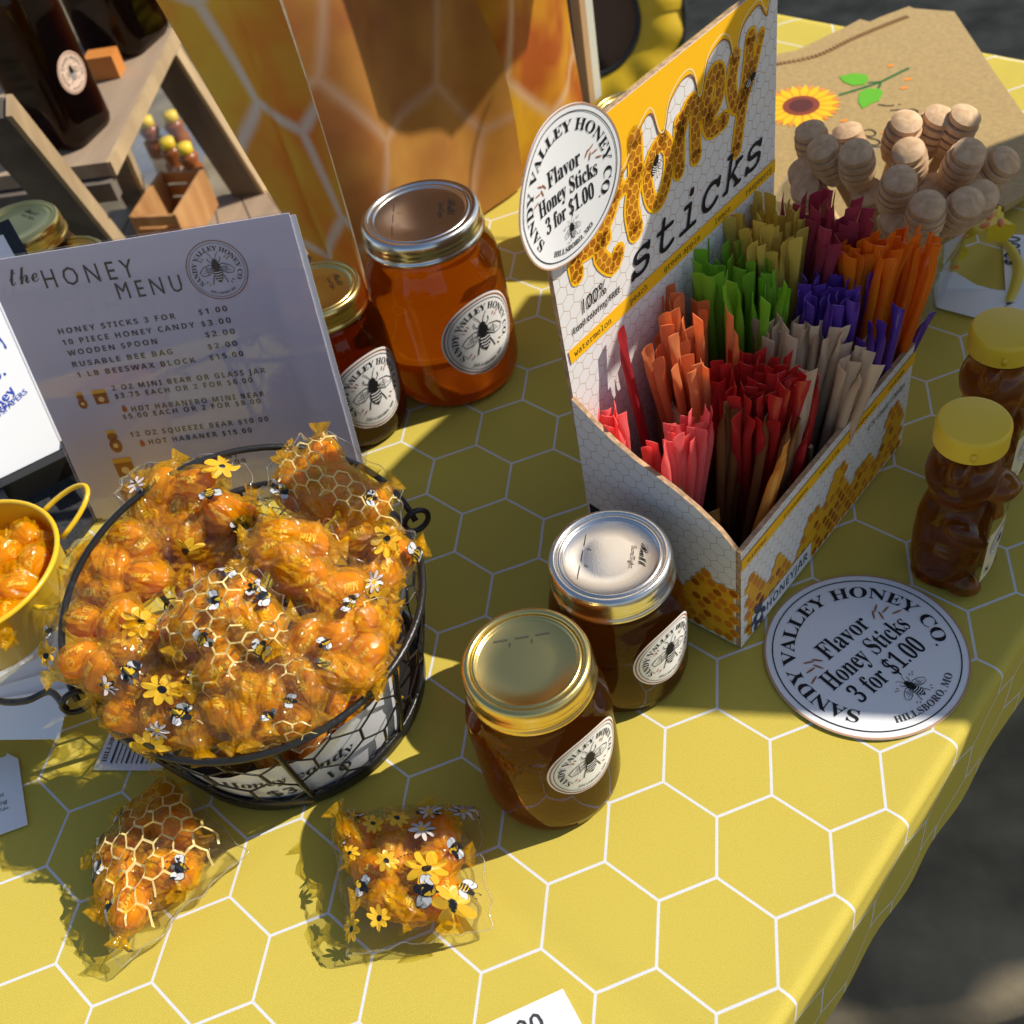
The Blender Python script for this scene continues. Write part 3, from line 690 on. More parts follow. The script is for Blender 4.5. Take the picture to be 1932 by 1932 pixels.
# ================================================================== JARS
pbr('zinc', (.72, .7, .66), .22, metal=1, bump=(900, .04)); pbr('brass', (.78, .58, .2), .24, metal=1, bump=(900, .04))
honey('honey_dark', (.8, .56, .08), 42, (1, .97, .93)); honey('honey_amber', (.86, .64, .08), 52, (1, .97, .93)); honey('honey_black', (.78, .5, .06), 95, (.9, .8, .7))
pbr('label_paper', (.8, .78, .75), .5, spec=.3)
def mason_jar(label, loc, R, H, rl, metal, hon, lab=None, rot=0.0, mark=True, seg=64):
    """R body radius, H overall height, rl lid radius; lab=(azimuth deg, z, radius)"""
    t = thing('mason_jar', label, 'honey jar', loc)
    zb = H - .019; zs = zb - .022
    prof = [(.001, .0042), (R * .5, .004), (R * .78, .0025), (R * .84, .0006), (R * .95, .004), (R * .99, .012), (R, .03), (R, zs - .012), (R * .985, zs - .004), (R * .95, zs + .003), (rl * .5 + R * .45, zs + .010), (rl * .98, zs + .016), (rl * .95, zb + .002)]
    def body(a, r, z):
        if .01 < z < zs: r *= 1 - .012 * (abs(math.sin(2 * a)) ** 8) * min(1, (z - .01) / .02)
        return r
    mb = MB(); mb.lathe(prof, seg, fn=body); mb.build('glass_body', MATS[hon], t, True)
    b0 = zb - .0005
    band = [(rl * .97, b0), (rl * 1.02, b0 + .0006), (rl * 1.035, b0 + .0018), (rl * 1.01, b0 + .0035), (rl * .985, b0 + .005), (rl * 1.0, b0 + .0065), (rl * 1.015, b0 + .008), (rl * 1.0, b0 + .0095), (rl * 1.0, b0 + .0102),
            (rl * 1.0, b0 + .0142), (rl * 1.0, b0 + .0155), (rl * .985, b0 + .0175), (rl * .95, b0 + .019), (rl * .9, b0 + .0193), (rl * .865, b0 + .0185), (rl * .855, b0 + .017)]
    def knurl(a, r, z): return r * (1 + (.012 * (.5 + .5 * math.sin(a * 90)) if b0 + .0098 < z < b0 + .0147 else 0))
    mb = MB(); mb.lathe(band, 180, fn=knurl, close=False); mb.build('screw_band', MATS[metal], t, True)
    disc = [(rl * .87, b0 + .0168), (rl * .83, b0 + .0184), (rl * .8, b0 + .0186), (rl * .775, b0 + .0172), (rl * .75, b0 + .0166), (rl * .4, b0 + .0169), (rl * .001, b0 + .017)]
    mb = MB(); mb.lathe([(rl * .87, b0 + .016)] + disc, seg, close=False); lid = mb.build('lid', MATS[metal], t, True)
    if mark:
        a = Art(); k = rl * .75
        for i, y in enumerate((.55, .12, -.32)): a.line([(-k * .6, y * k), (-k * .6, (y - .3) * k)], .0005, 'ink_dark')
        for y in (.18, -.28): a.line([(-k * .52, y * k), (-k * .42, (y - .03) * k)], .0005, 'ink_dark')
        a.place(planar((0, 0, b0 + .0171), (math.cos(rot), math.sin(rot), 0), (-math.sin(rot), math.cos(rot), 0)), 'lid_marks', lid); a = Art()
        if mark != 'dash': a.text('Ball', (k * .62, k * .1), rl * .14, 'ink_black', 'script', rot=-pi / 2)
        if mark != 'dash': a.text('SureTight', (k * .43, k * .02), rl * .08, 'ink_black', rot=-pi / 2)
        mp = planar((0, 0, b0 + .0171), (math.cos(rot), math.sin(rot), 0), (-math.sin(rot), math.cos(rot), 0)); a.it and a.place(mp, 'lid_printing', lid)
    if lab:
        az, z0, r = math.radians(lab[0]), lab[1], lab[2]
        cm = cylmap(R + .0003, az, z0)
        mb = MB(); disc_patch(mb, r, cm, .0002, 7, 56); lb = mb.build('paper_label', MATS['label_paper'], t, True)
        art_logo(r).place(cm, 'lettering', lb, base=.0004)
    return t
qr = at(814, 421, .1445)
mason_jar('large clear amber honey jar with silver lid standing beside the orange printed cloth', (-.2275, .402, 0), .0548, .157, .0462, 'zinc', 'honey_amber', (-38, .066, .036), .25)
mason_jar('honey jar with plain gold lid nearest the camera, in front of the silver lidded jar', (-.070, .0335, 0), .042, .124, .0356, 'brass', 'honey_dark', (-37, .068, .0265), -1.25, 'dash')
mason_jar('honey jar with silver lid against the front corner of the straw box', (-.0395, .1185, 0), .0425, .1125, .0366, 'zinc', 'honey_dark', (-34, .053, .026), .02)
mason_jar('dark honey jar with gold lid half hidden behind the menu sign', tuple(at(592, 541, .136).xy) + (0,), .0435, .136, .0365, 'brass', 'honey_black', (-35, .056, .035), .6)
mason_jar('gold lidded jar at the far left edge, taller of the two behind the menu', tuple(at(28, 420, .14).xy) + (0,), .044, .14, .0375, 'brass', 'honey_amber', None, 1.2)
mason_jar('gold lidded jar just behind the top edge of the menu sign', tuple(at(118, 488, .118).xy) + (0,), .042, .118, .0365, 'brass', 'honey_dark', None, .3)
mason_jar('gold lidded jar peeking out behind the cardboard back panel', tuple(at(1190, 206, .118).xy) + (0,), .042, .118, .0365, 'brass', 'honey_dark', None, .3, False)

# ================================================================== HONEY BEARS
def fused(parts, voxel=.0016, smooth_=6):
    mb = MB()
    for p in parts: mb.add(p.v, p.f)
    me = mb.mesh('bear_body', []); o = bpy.data.objects.new('tmp', me); COL.objects.link(o)
    r = o.modifiers.new('r', 'REMESH'); r.mode = 'VOXEL'; r.voxel_size = voxel
    s = o.modifiers.new('s', 'SMOOTH'); s.iterations = smooth_; s.factor = .5
    dg = bpy.context.evaluated_depsgraph_get(); dg.update(); out = bpy.data.meshes.new_from_object(o.evaluated_get(dg))
    bpy.data.objects.remove(o); bpy.data.meshes.remove(me); out.shade_smooth(); return out
def ellip(c, r, R=None, seg=20):
    mb = MB(); n = 12; pr = [(math.sin(pi * i / n) if 0 < i < n else .02, -math.cos(pi * i / n)) for i in range(n + 1)]
    mb.lathe(pr, seg); M = R or Matrix.Identity(3); mb.v = [V(c) + M @ V((v.x * r[0], v.y * r[1], v.z * r[2])) for v in mb.v]; return mb
def bear_meshes():
    body = MB(); sq = lambda a, r, z: r * (1 + .10 * abs(math.sin(2 * a)) ** 2) * (1 - .06 * abs(math.cos(a)) ** 4)
    body.lathe([(.012, .001), (.019, .0), (.0215, .003), (.0205, .009), (.0225, .016), (.0235, .04), (.0225, .06), (.019, .071), (.0165, .076), (.018, .08), (.017, .1), (.016, .121)], 32, fn=sq)
    P = [body, ellip((0, 0, .095), (.0225, .026, .0205)), ellip((.021, 0, .09), (.0125, .0125, .0095)), ellip((.03, 0, .092), (.0045, .006, .004))]
    for s in (-1, 1):
        P += [ellip((.002, s * .021, .11), (.006, .0085, .0085)), ellip((.013, s * .019, .058), (.017, .0075, .0085), Matrix.Rotation(s * -.5, 3, 'Z') @ Matrix.Rotation(.7, 3, 'Y')), ellip((.016, s * .0145, .008), (.0125, .0085, .0095)), ellip((.0, s * .022, .03), (.014, .006, .018))]
    return fused(P)
BEARM = bear_meshes(); BEARM.materials.append(honey('honey_bear', (.72, .46, .1), 66, (1, .96, .9))); MATS['honey_bear'].node_tree.nodes['Principled BSDF'].inputs['Roughness'].default_value = .1
pbr('cap_yellow', (.78, .52, .03), .38, spec=.5)
pbr('label_cream', (.7, .62, .4), .5)
def bear(label, loc, az, k=1.0):
    t = thing('honey_bear', label, 'honey bottle', loc, (0, 0, math.radians(az)), 'honey bear bottles on the right')
    t.scale = (k, k, k)
    link('bottle', BEARM, t)
    z0 = .119; mb = MB(); rc = .0213
    mb.lathe([(rc * .97, z0), (rc, z0 + .0005), (rc * 1.0, z0 + .0125), (rc * .985, z0 + .0145), (rc * .93, z0 + .0162), (rc * .85, z0 + .0166), (.0005, z0 + .0168)], 120,
             fn=lambda a, r, z: r * (1 + (.006 * (.5 + .5 * math.sin(a * 60)) if z < z0 + .005 else 0)))
    cap = mb.build('cap', MATS['cap_yellow'], t, True, angle=35)
    mb = MB(); mb.tube([(rc * math.cos(-1.2) * 1.01, rc * math.sin(-1.2) * 1.01, z0 + .004), (rc * math.cos(-1.2) * 1.03, rc * math.sin(-1.2) * 1.03, z0 + .009)], .0013, 8); mb.build('hinge_tab', MATS['cap_yellow'], cap, True)
    mb = MB(); lm = lambda x, y, h: V((.0285 - 7.2 * x * x + h, x, .04 + y))
    mb.grid(lambda u, v: lm((u - .5) * .034, (v - .5) * .046, 0), 8, 6); lab = mb.build('paper_label', MATS['label_cream'], t, True)
    a = Art(); a.ell((0, .006), .0125, .0125, 'ink_white', 0, 1, 28); a.merge(art_logo(.0125), (0, .006), 0, 1, 1); a.merge(BEE, (-.011, -.014), .6, .007, 1); a.merge(BEE, (.011, -.015), -.6, .007, 1); a.place(lm, 'lettering', lab, base=.0002)
    mb = MB(); mb.lathe([(.0185, .1165), (.0195, .1168), (.0195, .1185), (.0185, .1188)], 40); mb.build('neck_ring', MATS['honey_bear'], t, True)
    return t
bear('yellow capped honey bear nearest the round table sign', (.1605, .2185, 0), -22)
bear('yellow capped honey bear cut by the right edge, behind the other bear', (.183, .303, 0), -24)

# ================================================================== CANDY
def mixmat(name, col, tl, rough, coat):
    return pbr(name, col, rough, tl=tl, coat=coat, spec=.2)
mixmat('candy_orange', (1.0, .34, .001), .5, .4, 0)
film('wrapper_yellow', (1, .95, .5), .2, .2, .07, (160, .9), (1, .5, .003), .025, .3)
def candy_protos():
    out = []
    for s, word in ((1, 'Honey'), (2, 'Miel'), (3, 'Honey')):
        q = random.Random(s)
        mb = MB(); mb.lathe([(.0003, -.0128), (.005, -.0118), (.0082, -.008), (.0095, -.003), (.0096, .003), (.0083, .008), (.005, .0118), (.0003, .0128)], 16)
        Rx = Matrix.Rotation(pi / 2, 3, 'Y'); mb.v = [Rx @ v for v in mb.v]
        body = mb.mesh('honey_candy', MATS['candy_orange']); body.shade_smooth()
        mb = MB(); pr = [(.0078, -.0238), (.0062, -.0215), (.003, -.018), (.0048, -.0152), (.0078, -.0125), (.0104, -.0085), (.0116, -.003), (.0116, .003), (.0104, .0085), (.0078, .0125), (.0048, .0152), (.003, .018), (.0062, .0215), (.0078, .0238)]
        ph = [q.uniform(0, 6) for _ in range(6)]
        def cr(a, r, z):
            e = max(0, abs(z) - .016) / .013
            w = noise.noise(V((math.cos(a) * 3, math.sin(a) * 3, z * 220 + ph[3])))
            return r * (1.03 + .26 * w + .05 * math.sin(7 * a + ph[0] + z * 300) - e * .35 * abs(math.sin(2.5 * a + ph[2])))
        mb.lathe(pr, 28, fn=cr, close=False)
        mb.v = [Rx @ V((v.x * (1 - .55 * min(1, max(0, abs(v.z) - .017) / .008)), v.y, v.z)) for v in mb.v]
        wrap = mb.mesh('wrapper', MATS['wrapper_yellow'])
        a = Art(); a.text(word, (0, -.002), .0052, 'ink_palegold', 'script' if word == 'Honey' else 'bital', fit=.013 if word == 'Honey' else .01, bold=.012)
        a.ring((.004, .0052), .0021, .0024, 'ink_palegold', 1, 20); a.text('ARCOR', (.004, .0046), .0011, 'ink_palegold', 'sansb', fit=.0036)
        mb = MB()
        for vs, fs, m, l in a.it:
            P = []
            for x, y in vs:
                z = 1 - (x / .0133) ** 2 - (y / .0107) ** 2; P.append(V((x, y, .0106 * math.sqrt(max(z, .05)))))
            mb.add(P, fs)
        pt = mb.mesh('printing', MATS['ink_palegold'])
        out.append((body, wrap, pt))
    return out
CANDY = candy_protos()
def candy(M, label, group, q):
    b, w, p = CANDY[q.randrange(3)]
    o = link('honey_candy', b); tag(o, label, 'candy', group); o.matrix_basis = M
    link('wrapper', w, o); link('printing', p, o); return o
film('bag_film', (.99, .99, .98), .2, .006, .03, (45, 1.3), (1, 1, 1), .016, .4)
film('film_seam', (.97, .97, .95), .3, .1, .1, None)
def candy_bag(label, clab, M, hx, hy, T, seed, style, n=9, where='', Tb=.35, crinkle=1.15, dens=-.18, soft=.06, quad=None):
    """clear printed bag; M places its middle, local z = upper face"""
    q = random.Random(seed); off = V((q.uniform(0, 50), q.uniform(0, 50), q.uniform(0, 50)))
    cor = {(sx, sy): q.uniform(-.004, .007) for sx in (-1, 1) for sy in (-1, 1)}
    bow = [q.uniform(.04, .12) for _ in range(4)]
    def surf(u, v, top=True):
        x = hx * u * (1 - (bow[0] if u > 0 else bow[1]) * (1 - v * v)); y = hy * v * (1 - (bow[2] if v > 0 else bow[3]) * (1 - u * u))
        if quad:
            x, y = (sum(c_[i_] * (.5 + sx_ * u / 2) * (.5 + sy_ * v / 2) for c_, sx_, sy_ in zip(quad, (-1, 1, 1, -1), (1, 1, -1, -1))) for i_ in (0, 1))
            x *= 1 - bow[0] * .8 * (1 - v * v) * abs(u); y *= 1 - bow[2] * .8 * (1 - u * u) * abs(v)
        k2 = abs(u * v) ** 2.2 * soft; x *= 1 - k2; y *= 1 - k2
        ed = max(abs(u), abs(v)) ** 6
        x += noise.noise(V((u * 4, v * 4, 21)) + off) * .004 * ed * (1 + 2 * soft); y += noise.noise(V((u * 4, v * 4, 33)) + off) * .004 * ed * (1 + 2 * soft)
        e = max(0, (1 - u * u)) * max(0, (1 - v * v)); t = T * e ** .33
        c = sum(h * max(0, .5 + sx * u / 2) ** 3 * max(0, .5 + sy * v / 2) ** 3 for (sx, sy), h in cor.items())
        w = noise.noise(V((x * 75, y * 75, 0)) + off) * .003 - abs(noise.noise(V((x * 110 + y * 40, y * 60, 4)) + off)) * .005 - abs(noise.noise(V((x * 55, y * 95 - x * 50, 7)) + off)) * .005 + noise.noise(V((x * 30, y * 30, 9)) + off) * .004 + .003
        w *= crinkle * (.45 + .55 * min(1, e * 3)); w += ed * soft * .03 * noise.noise(V((u * 2.2, v * 2.2, 50)) + off)
        return V((x, y, (t if top else -t * Tb) + w * (1 if top else .6) + c))
    t = thing('candy_bag', label, 'candy bag', (0, 0, 0), None, 'clear printed bags of honey candies'); t.matrix_basis = M
    mb = MB(); N = 42; g = lambda i: math.sin((i - .5) * pi * .96) / math.sin(.48 * pi)
    mb.grid(lambda i, j: surf(g(i), g(j), True), N, N); mb.grid(lambda i, j: surf(g(i), g(j), False), N, N)
    mb.build('film', MATS['bag_film'], t, True)
    mb = MB(); E_ = [surf(-1 + 2 * i / 30, -1) for i in range(30)] + [surf(1, -1 + 2 * i / 30) for i in range(30)] + [surf(1 - 2 * i / 30, 1) for i in range(30)] + [surf(-1, 1 - 2 * i / 30) for i in range(30)]
    mb.tube(E_, .00045, 4, True); mb.build('seam', MATS['film_seam'], t, True)
    a = Art()
    if style == 'comb':
        r = .0062 / hx; dx = r * math.sqrt(3)
        for j in range(-16, 17):
            for i in range(-14, 15):
                c = ((i + (j % 2) / 2) * dx, j * r * 1.5)
                if abs(c[0]) > .93 or abs(c[1]) > .93 or noise.noise(V((c[0] * 1.6, c[1] * 1.6, 0)) + off) < dens: continue
                P = hexpts(c, r)
                for k in range(3): a.line([P[k], ((P[k][0] + P[k + 1][0]) / 2, (P[k][1] + P[k + 1][1]) / 2), P[k + 1]], .0011 / hx, 'film_cream')
        for k in range(6 if dens < 0 else 3):
            a.merge(CBEE, (q.uniform(-.85, .85), q.uniform(-.85, .85)), q.uniform(0, 6.3), .013 / hx, 2)
    else:
        pts = []
        for k in range(19 if dens < 0 else 5):
            for _ in range(40):
                c = (q.uniform(-.85, .85), q.uniform(-.85, .85))
                if all((c[0] - p[0]) ** 2 + (c[1] - p[1]) ** 2 > .1 for p in pts): break
            else: continue
            pts.append(c)
            if k % 4 == 0: a.merge(CBEE, c, q.uniform(0, 6.3), (.02 if k == 0 else .0135) / hx, 2)
            else: a.merge(DAISY_W if k % 4 == 1 else DAISY_Y, c, q.uniform(0, 6.3), ((.026 if k in (2, 3) else .013) * (1.2 if k % 4 == 1 else 1)) / hx, 1)
        for k in range(2):
            c = (q.uniform(-.5, .5), q.uniform(-.7, .7))
            for i in range(14):
                t0 = i * .3; a.line([(c[0] + .16 * math.cos(t0), c[1] + .1 * math.sin(t0)), (c[0] + .16 * math.cos(t0 + .16), c[1] + .1 * math.sin(t0 + .16))], .0006 / hx, 'film_black')
    if style: a.place(lambda x, y, h: surf(max(-1, min(1, x)), max(-1, min(1, y)), True) + V((0, 0, h + .0003)), 'printing', t)
    spots = []
    for k in range(n):
        for _ in range(60):
            c = (q.uniform(-1, 1) * max(.006, hx - .0185), q.uniform(-1, 1) * max(.006, hy - .0185))
            if all(math.hypot(c[0] - p[0], c[1] - p[1]) > .0185 for p in spots): break
        spots.append(c)
        if quad: c = (lambda w_: (w_.x, w_.y))(surf(max(-.64, min(.64, c[0] / hx * 1.05)), max(-.64, min(.64, c[1] / hy * 1.05)), True))
        e = .75 if quad else max(.02, (1 - (c[0] / hx) ** 2) * (1 - (c[1] / hy) ** 2))
        R = Matrix.Rotation(q.uniform(0, 6.3), 4, 'Z') @ Matrix.Rotation(q.uniform(-.45, .45), 4, 'X') @ Matrix.Rotation(q.uniform(-.4, .4), 4, 'Y')
        candy(M @ Matrix.Translation(V((c[0], c[1], max(.0, T * e ** .33 - .0135 - .006 * (k % 3 == 2))))) @ R, clab, 'candies ' + where, q)
    return t
def frame(p, nrm, roll):
    nz = V(nrm).normalized(); x = V((1, 0, 0)); x = (x - nz * x.dot(nz)).normalized(); y = nz.cross(x)
    return Matrix.Translation(V(p)) @ Matrix((x, y, nz)).transposed().to_4x4() @ Matrix.Rotation(roll, 4, 'Z')
def quadframe(c, z=.009):
    P = [at(*p, z) for p in c]; m = (P[0] + P[1] + P[2] + P[3]) / 4
    ex = ((P[1] - P[0]) + (P[2] - P[3])) / 2; ey = ((P[0] - P[3]) + (P[1] - P[2])) / 2
    x = ex.normalized(); y = (ey - x * ey.dot(x)).normalized()
    return Matrix.Translation(m) @ Matrix((x, y, x.cross(y))).transposed().to_4x4(), ex.length / 2, ey.length / 2, [((p - m).dot(x) * 1.03, (p - m).dot(y) * 1.03) for p in P]
M, hx, hy, qd_ = quadframe([(322, 1456), (464, 1606), (228, 1836), (172, 1642)])
candy_bag('honeycomb printed clear candy bag lying on the cloth at the lower left', 'wrapped orange honey candy in the honeycomb printed bag lying on the cloth', M, hx, hy, .031, 11, 'comb', 15, 'in the lower left bag', quad=qd_, dens=-1)
M, hx, hy, qd_ = quadframe([(619, 1534), (908, 1530), (932, 1754), (655, 1808)])
candy_bag('clear candy bag printed with flowers and bees lying in front of the basket', 'wrapped orange honey candy in the flower printed bag lying on the cloth', M, hx, hy, .03, 12, 'flower', 16, 'in the flower bag on the cloth', quad=qd_)

# ================================================================== WIRE BASKET
pbr('black_wire', (.018, .017, .016), .32, spec=.5, bump=(300, .25)); pbr('grip_wood', (.55, .36, .2), .6, var=(60, .2))
BC = V((-.2555, .0700, 0)); RBs, RT, HT = .085, .1065, .095
bk = thing('wire_basket', 'round black wire mesh basket heaped with bags of honey candy', 'basket', tuple(BC))
def cone(t, z): f = min(1, max(0, (z - .004) / (HT - .004))); r = RBs + (RT - RBs) * f ** .8; return BC + V((r * math.cos(t), r * math.sin(t), z))
mb = MB(); mb.tube([cone(2 * pi * k / 72, HT) for k in range(72)], .0023, 10, True); mb.build('rim', MATS['black_wire'], bk, True, True)
mb = MB()
mb.lathe([(RBs + .0005, .001), (RBs + .002, .0005), (RBs + .0035, .002), (RBs + .004, .011), (RBs + .0028, .0125), (RBs + .001, .011), (RBs + .0005, .001)], 72, close=False); mb.build('base_band', MATS['black_wire'], bk, True)
mb = MB(); mb.lathe([(RBs, .0012), (.0005, .0012), (.0005, .003), (RBs, .003)], 48, close=False); mb.build('base_plate', MATS['black_wire'], bk)
for k in range(8):
    t0 = math.radians(-62 + 45 * k); mb = MB(); mb.tube([cone(t0, .006 + (HT - .006) * i / 8) for i in range(9)], .0019, 8); mb.build('upright', MATS['black_wire'], bk, True, True)
mb = MB(); nc, nr = 20, 3; q = random.Random(5); node = {}
def nd(i, j):
    k = (i % (2 * nc), j)
    if k not in node: node[k] = (2 * pi * k[0] / (2 * nc) + q.uniform(-.02, .02), .010 + (HT - .012) * j / (2 * nr) + q.uniform(-.0015, .0015))
    return node[k]
def wire(a, b, twist=False):
    (t0, z0), (t1, z1) = a, b
    if t1 - t0 > pi: t1 -= 2 * pi
    if t0 - t1 > pi: t1 += 2 * pi
    P = [cone(t0 + (t1 - t0) * k / 3, z0 + (z1 - z0) * k / 3) for k in range(4)]; mb.tube(P, .0011 if twist else .00065, 5, caps=False)
for j in range(nr):
    for i in range(nc):
        c = 2 * i + (j % 2)
        wire(nd(c, 2 * j), nd(c + 1, 2 * j + 1)); wire(nd(c, 2 * j), nd(c - 1, 2 * j + 1)); wire(nd(c + 1, 2 * j + 1), nd(c + 1, 2 * j + 2), True)
mb.build('wire_mesh', MATS['black_wire'], bk, True, True)
HA = V((.732, .681, 0)); HBk = V((-.681, .732, 0)); HC = BC + V((0, 0, HT))
for s in (-1, 1):
    c = HC + HA * s * (RT + .0085); mb = MB(); mb.tube([c + HA * .0085 * math.cos(2 * pi * k / 20) * s + V((0, 0, 1)) * .0085 * math.sin(2 * pi * k / 20) for k in range(20)], .0019, 8, True); mb.build('handle_loop', MATS['black_wire'], bk, True, True)
bw = (HBk * math.cos(math.radians(46)) + Z * math.sin(math.radians(46)))
bail = [HC + HA * (RT + .008) * math.cos(t) + bw * .095 * math.sin(t) for t in (pi * k / 40 for k in range(41))]
ba = MB(); ba.tube(bail, .0021, 8); bo = ba.build('bail_handle', MATS['black_wire'], bk, True, True)
g0, g1 = bail[16], bail[27]; d = (g1 - g0); gm = MB()
gm.tube([g0 + d * f for f in (-.12, -.08, -.04, 0, .1, .5, .9, 1, 1.04, 1.08, 1.12)], [.003, .0062, .0066, .005, .0056, .007, .0056, .005, .0066, .0062, .003], 16)
gm.build('grip', MATS['grip_wood'], bo, True, True)
# paper note tucked inside the mesh
mb = MB(); nt_ = lambda x, y, h: BC + V(((RBs + (RT - RBs) * max(0, y / HT) ** .8 - .0042 + h) * math.cos(-1.28 + x / .095), (RBs + (RT - RBs) * max(0, y / HT) ** .8 - .0042 + h) * math.sin(-1.28 + x / .095), y))
mb.grid(lambda u, v: nt_(-.066 + .16 * u, .008 + (.04 + .034 * u + .004 * math.sin(u * 19)) * v, 0), 24, 4)
t = thing('paper_note', 'white handwritten honey candy note tucked inside the wire basket', 'note', tuple(nt_(.01, .03, 0))); mb.build('paper', MATS['paper'], t, True, True)
a = Art(); a.text('Honey candy', (.012, .038), .0105, 'ink_dark', 'bital', fit=.09, rot=.1); a.text('$3   10', (.022, .018), .011, 'ink_dark', 'bital', fit=.06, rot=.1); a.place(nt_, 'handwriting', t, world=True, base=.0004)
# bags of candy heaped in the basket
def bpt(x, y, z): return at(94.3 + x * .3784, 801.9 + y * .3784, z)
VIEW = lambda p: (CPOS - V(p)).normalized()
CB = [ # crop x, y, z, normal, roll, hx, hy, T, style, label
 (690, 420, .150, (.05, -.75, .6), .15, .046, .036, .024, 'flower', 'clear candy bag leaning against the back of the basket below the menu'),
 (400, 745, .135, (-.35, -.35, .85), .5, .043, .038, .026, None, 'plain clear candy bag at the left back of the basket with a bright glare'),
 (340, 1110, .124, (-.25, -.35, .9), -.3, .046, .036, .026, 'flower', 'flower printed candy bag hanging over the left rim of the basket'),
 (905, 1030, .138, (.1, -.45, .88), .75, .038, .037, .028, 'comb', 'honeycomb printed candy bag in the middle of the heap'),
 (1420, 370, .150, (.2, -.6, .75), -.55, .044, .034, .024, 'comb', 'honeycomb printed candy bag standing at the right back of the basket'),
 (1290, 720, .140, (.55, -.45, .65), -.75, .046, .03, .022, None, 'clear candy bag on edge right of the middle of the heap'),
 (1370, 1130, .118, (.2, -.45, .88), .35, .044, .034, .024, 'comb', 'candy bag at the right front of the basket below the dark gap'),
 (1080, 1350, .112, (.1, -.5, .88), .1, .047, .033, .024, 'comb', 'candy bag with a honeycomb edge at the front of the basket'),
 (610, 1400, .110, (-.1, -.5, .86), -.12, .042, .03, .024, 'flower', 'flower printed candy bag at the front left rim of the basket'),
 (1600, 770, .112, (.35, -.25, .86), 1.3, .038, .029, .022, 'flower', 'candy bag pressed against the right rim of the basket'),
 (860, 660, .118, (0, -.3, .95), .4, .046, .04, .022, None, 'clear candy bag deep in the heap behind the middle one'),
]
NUM = ['one', 'two', 'three', 'four', 'five', 'six', 'seven', 'eight', 'nine', 'ten', 'eleven']
SHORT = ['bag leaning below the menu', 'glaring bag at the left back', 'flowered bag over the left rim', 'honeycomb bag in the middle', 'honeycomb bag at the right back', 'bag standing on edge', 'bag at the right front',
         'bag at the front of the basket', 'bag at the front left rim', 'bag against the right rim', 'bag deep behind the middle one']
for k, (x, y, z, nr_, ro, hx, hy, T, st, lab) in enumerate(CB):
    nv = (V(nr_).normalized() * .6 + VIEW(bpt(x, y, z)) * .4)
    candy_bag(lab, 'wrapped orange honey candy in the ' + SHORT[k], frame(bpt(x, y, z - .012), nv, ro), hx, hy, T, 30 + k, st, 12, 'in heap bag ' + NUM[k], .35, 1.35, {3: -.18, 4: .02}.get(k, .3), .3)
for k, (az, r, z, lab) in enumerate(((-1.6, .05, .045, 'candy bag seen low through the front wire mesh of the basket'), (-.65, .052, .047, 'candy bag seen low through the right front wire mesh of the basket'), (-2.6, .05, .05, 'candy bag low inside the left side of the basket'), (1.3, .045, .05, 'candy bag at the bottom of the back of the basket'), (.2, .05, .05, 'candy bag low inside the right side of the basket'))):
    c = BC + V((r * math.cos(az), r * math.sin(az), z))
    candy_bag(lab, 'wrapped orange honey candy ' + lab.replace('candy bag ', ''), frame(c, (math.cos(az), math.sin(az), .7), az + 1.5), .043, .037, .022, 60 + k, None, 10, 'low in the basket ' + NUM[k], .8, soft=.4)

# ================================================================== YELLOW BUCKET
pbr('bucket_yellow', (.75, .47, .012), .35, spec=.5, coat=.3)
KC = V((-.4725, .0800, 0)); kb = thing('yellow_bucket', 'small yellow metal bucket full of loose honey candies at the left edge', 'bucket', tuple(KC))
KH, K0, K1 = .094, .046, .0605
mb = MB(); mb.lathe([(K0 * .9, .002), (K0, .0), (K0 + .001, .003), (K1, KH), (K1 + .0015, KH + .001), (K1 + .0015, KH - .0015), (K1 - .0005, KH - .002), (K0 - .0005, .004), (.0005, .004)], 56, close=False); mb.build('body', MATS['bucket_yellow'], kb, True, angle=50)
mb = MB(); mb.tube([((K1 + .0008) * math.cos(2 * pi * k / 56), (K1 + .0008) * math.sin(2 * pi * k / 56), KH) for k in range(56)], .0019, 8, True); mb.build('rim', MATS['bucket_yellow'], kb, True)
for ang_ in (55, -2):
    t0 = math.radians(ang_); u_ = V((math.cos(t0), math.sin(t0), 0)); w_ = V((-math.sin(t0), math.cos(t0), 0))
    mb = MB(); mb.tube([u_ * (K1 - .001 + (.034 if ang_ > 0 else .02) * math.sin(pi * k / 16)) + w_ * .017 * math.cos(pi * k / 16) + Z * (KH - .008 + (.012 if ang_ > 0 else -.004) * math.sin(pi * k / 16)) for k in range(17)], .0018, 8); mb.build('ear_handle', MATS['bucket_yellow'], kb, True)
q = random.Random(77)
for k in range(28):
    r = .046 * math.sqrt(q.random()); t0 = q.uniform(-1.9, 2.2)
    c = KC + V((r * math.cos(t0), r * math.sin(t0), .072 + .012 * q.random()))
    candy(Matrix.Translation(c) @ Matrix.Rotation(q.uniform(0, 6.3), 4, 'Z') @ Matrix.Rotation(q.uniform(-.4, .4), 4, 'X') @ Matrix.Rotation(q.uniform(-.4, .4), 4, 'Y'), 'wrapped orange honey candy loose in the yellow bucket', 'candies in the yellow bucket', q)

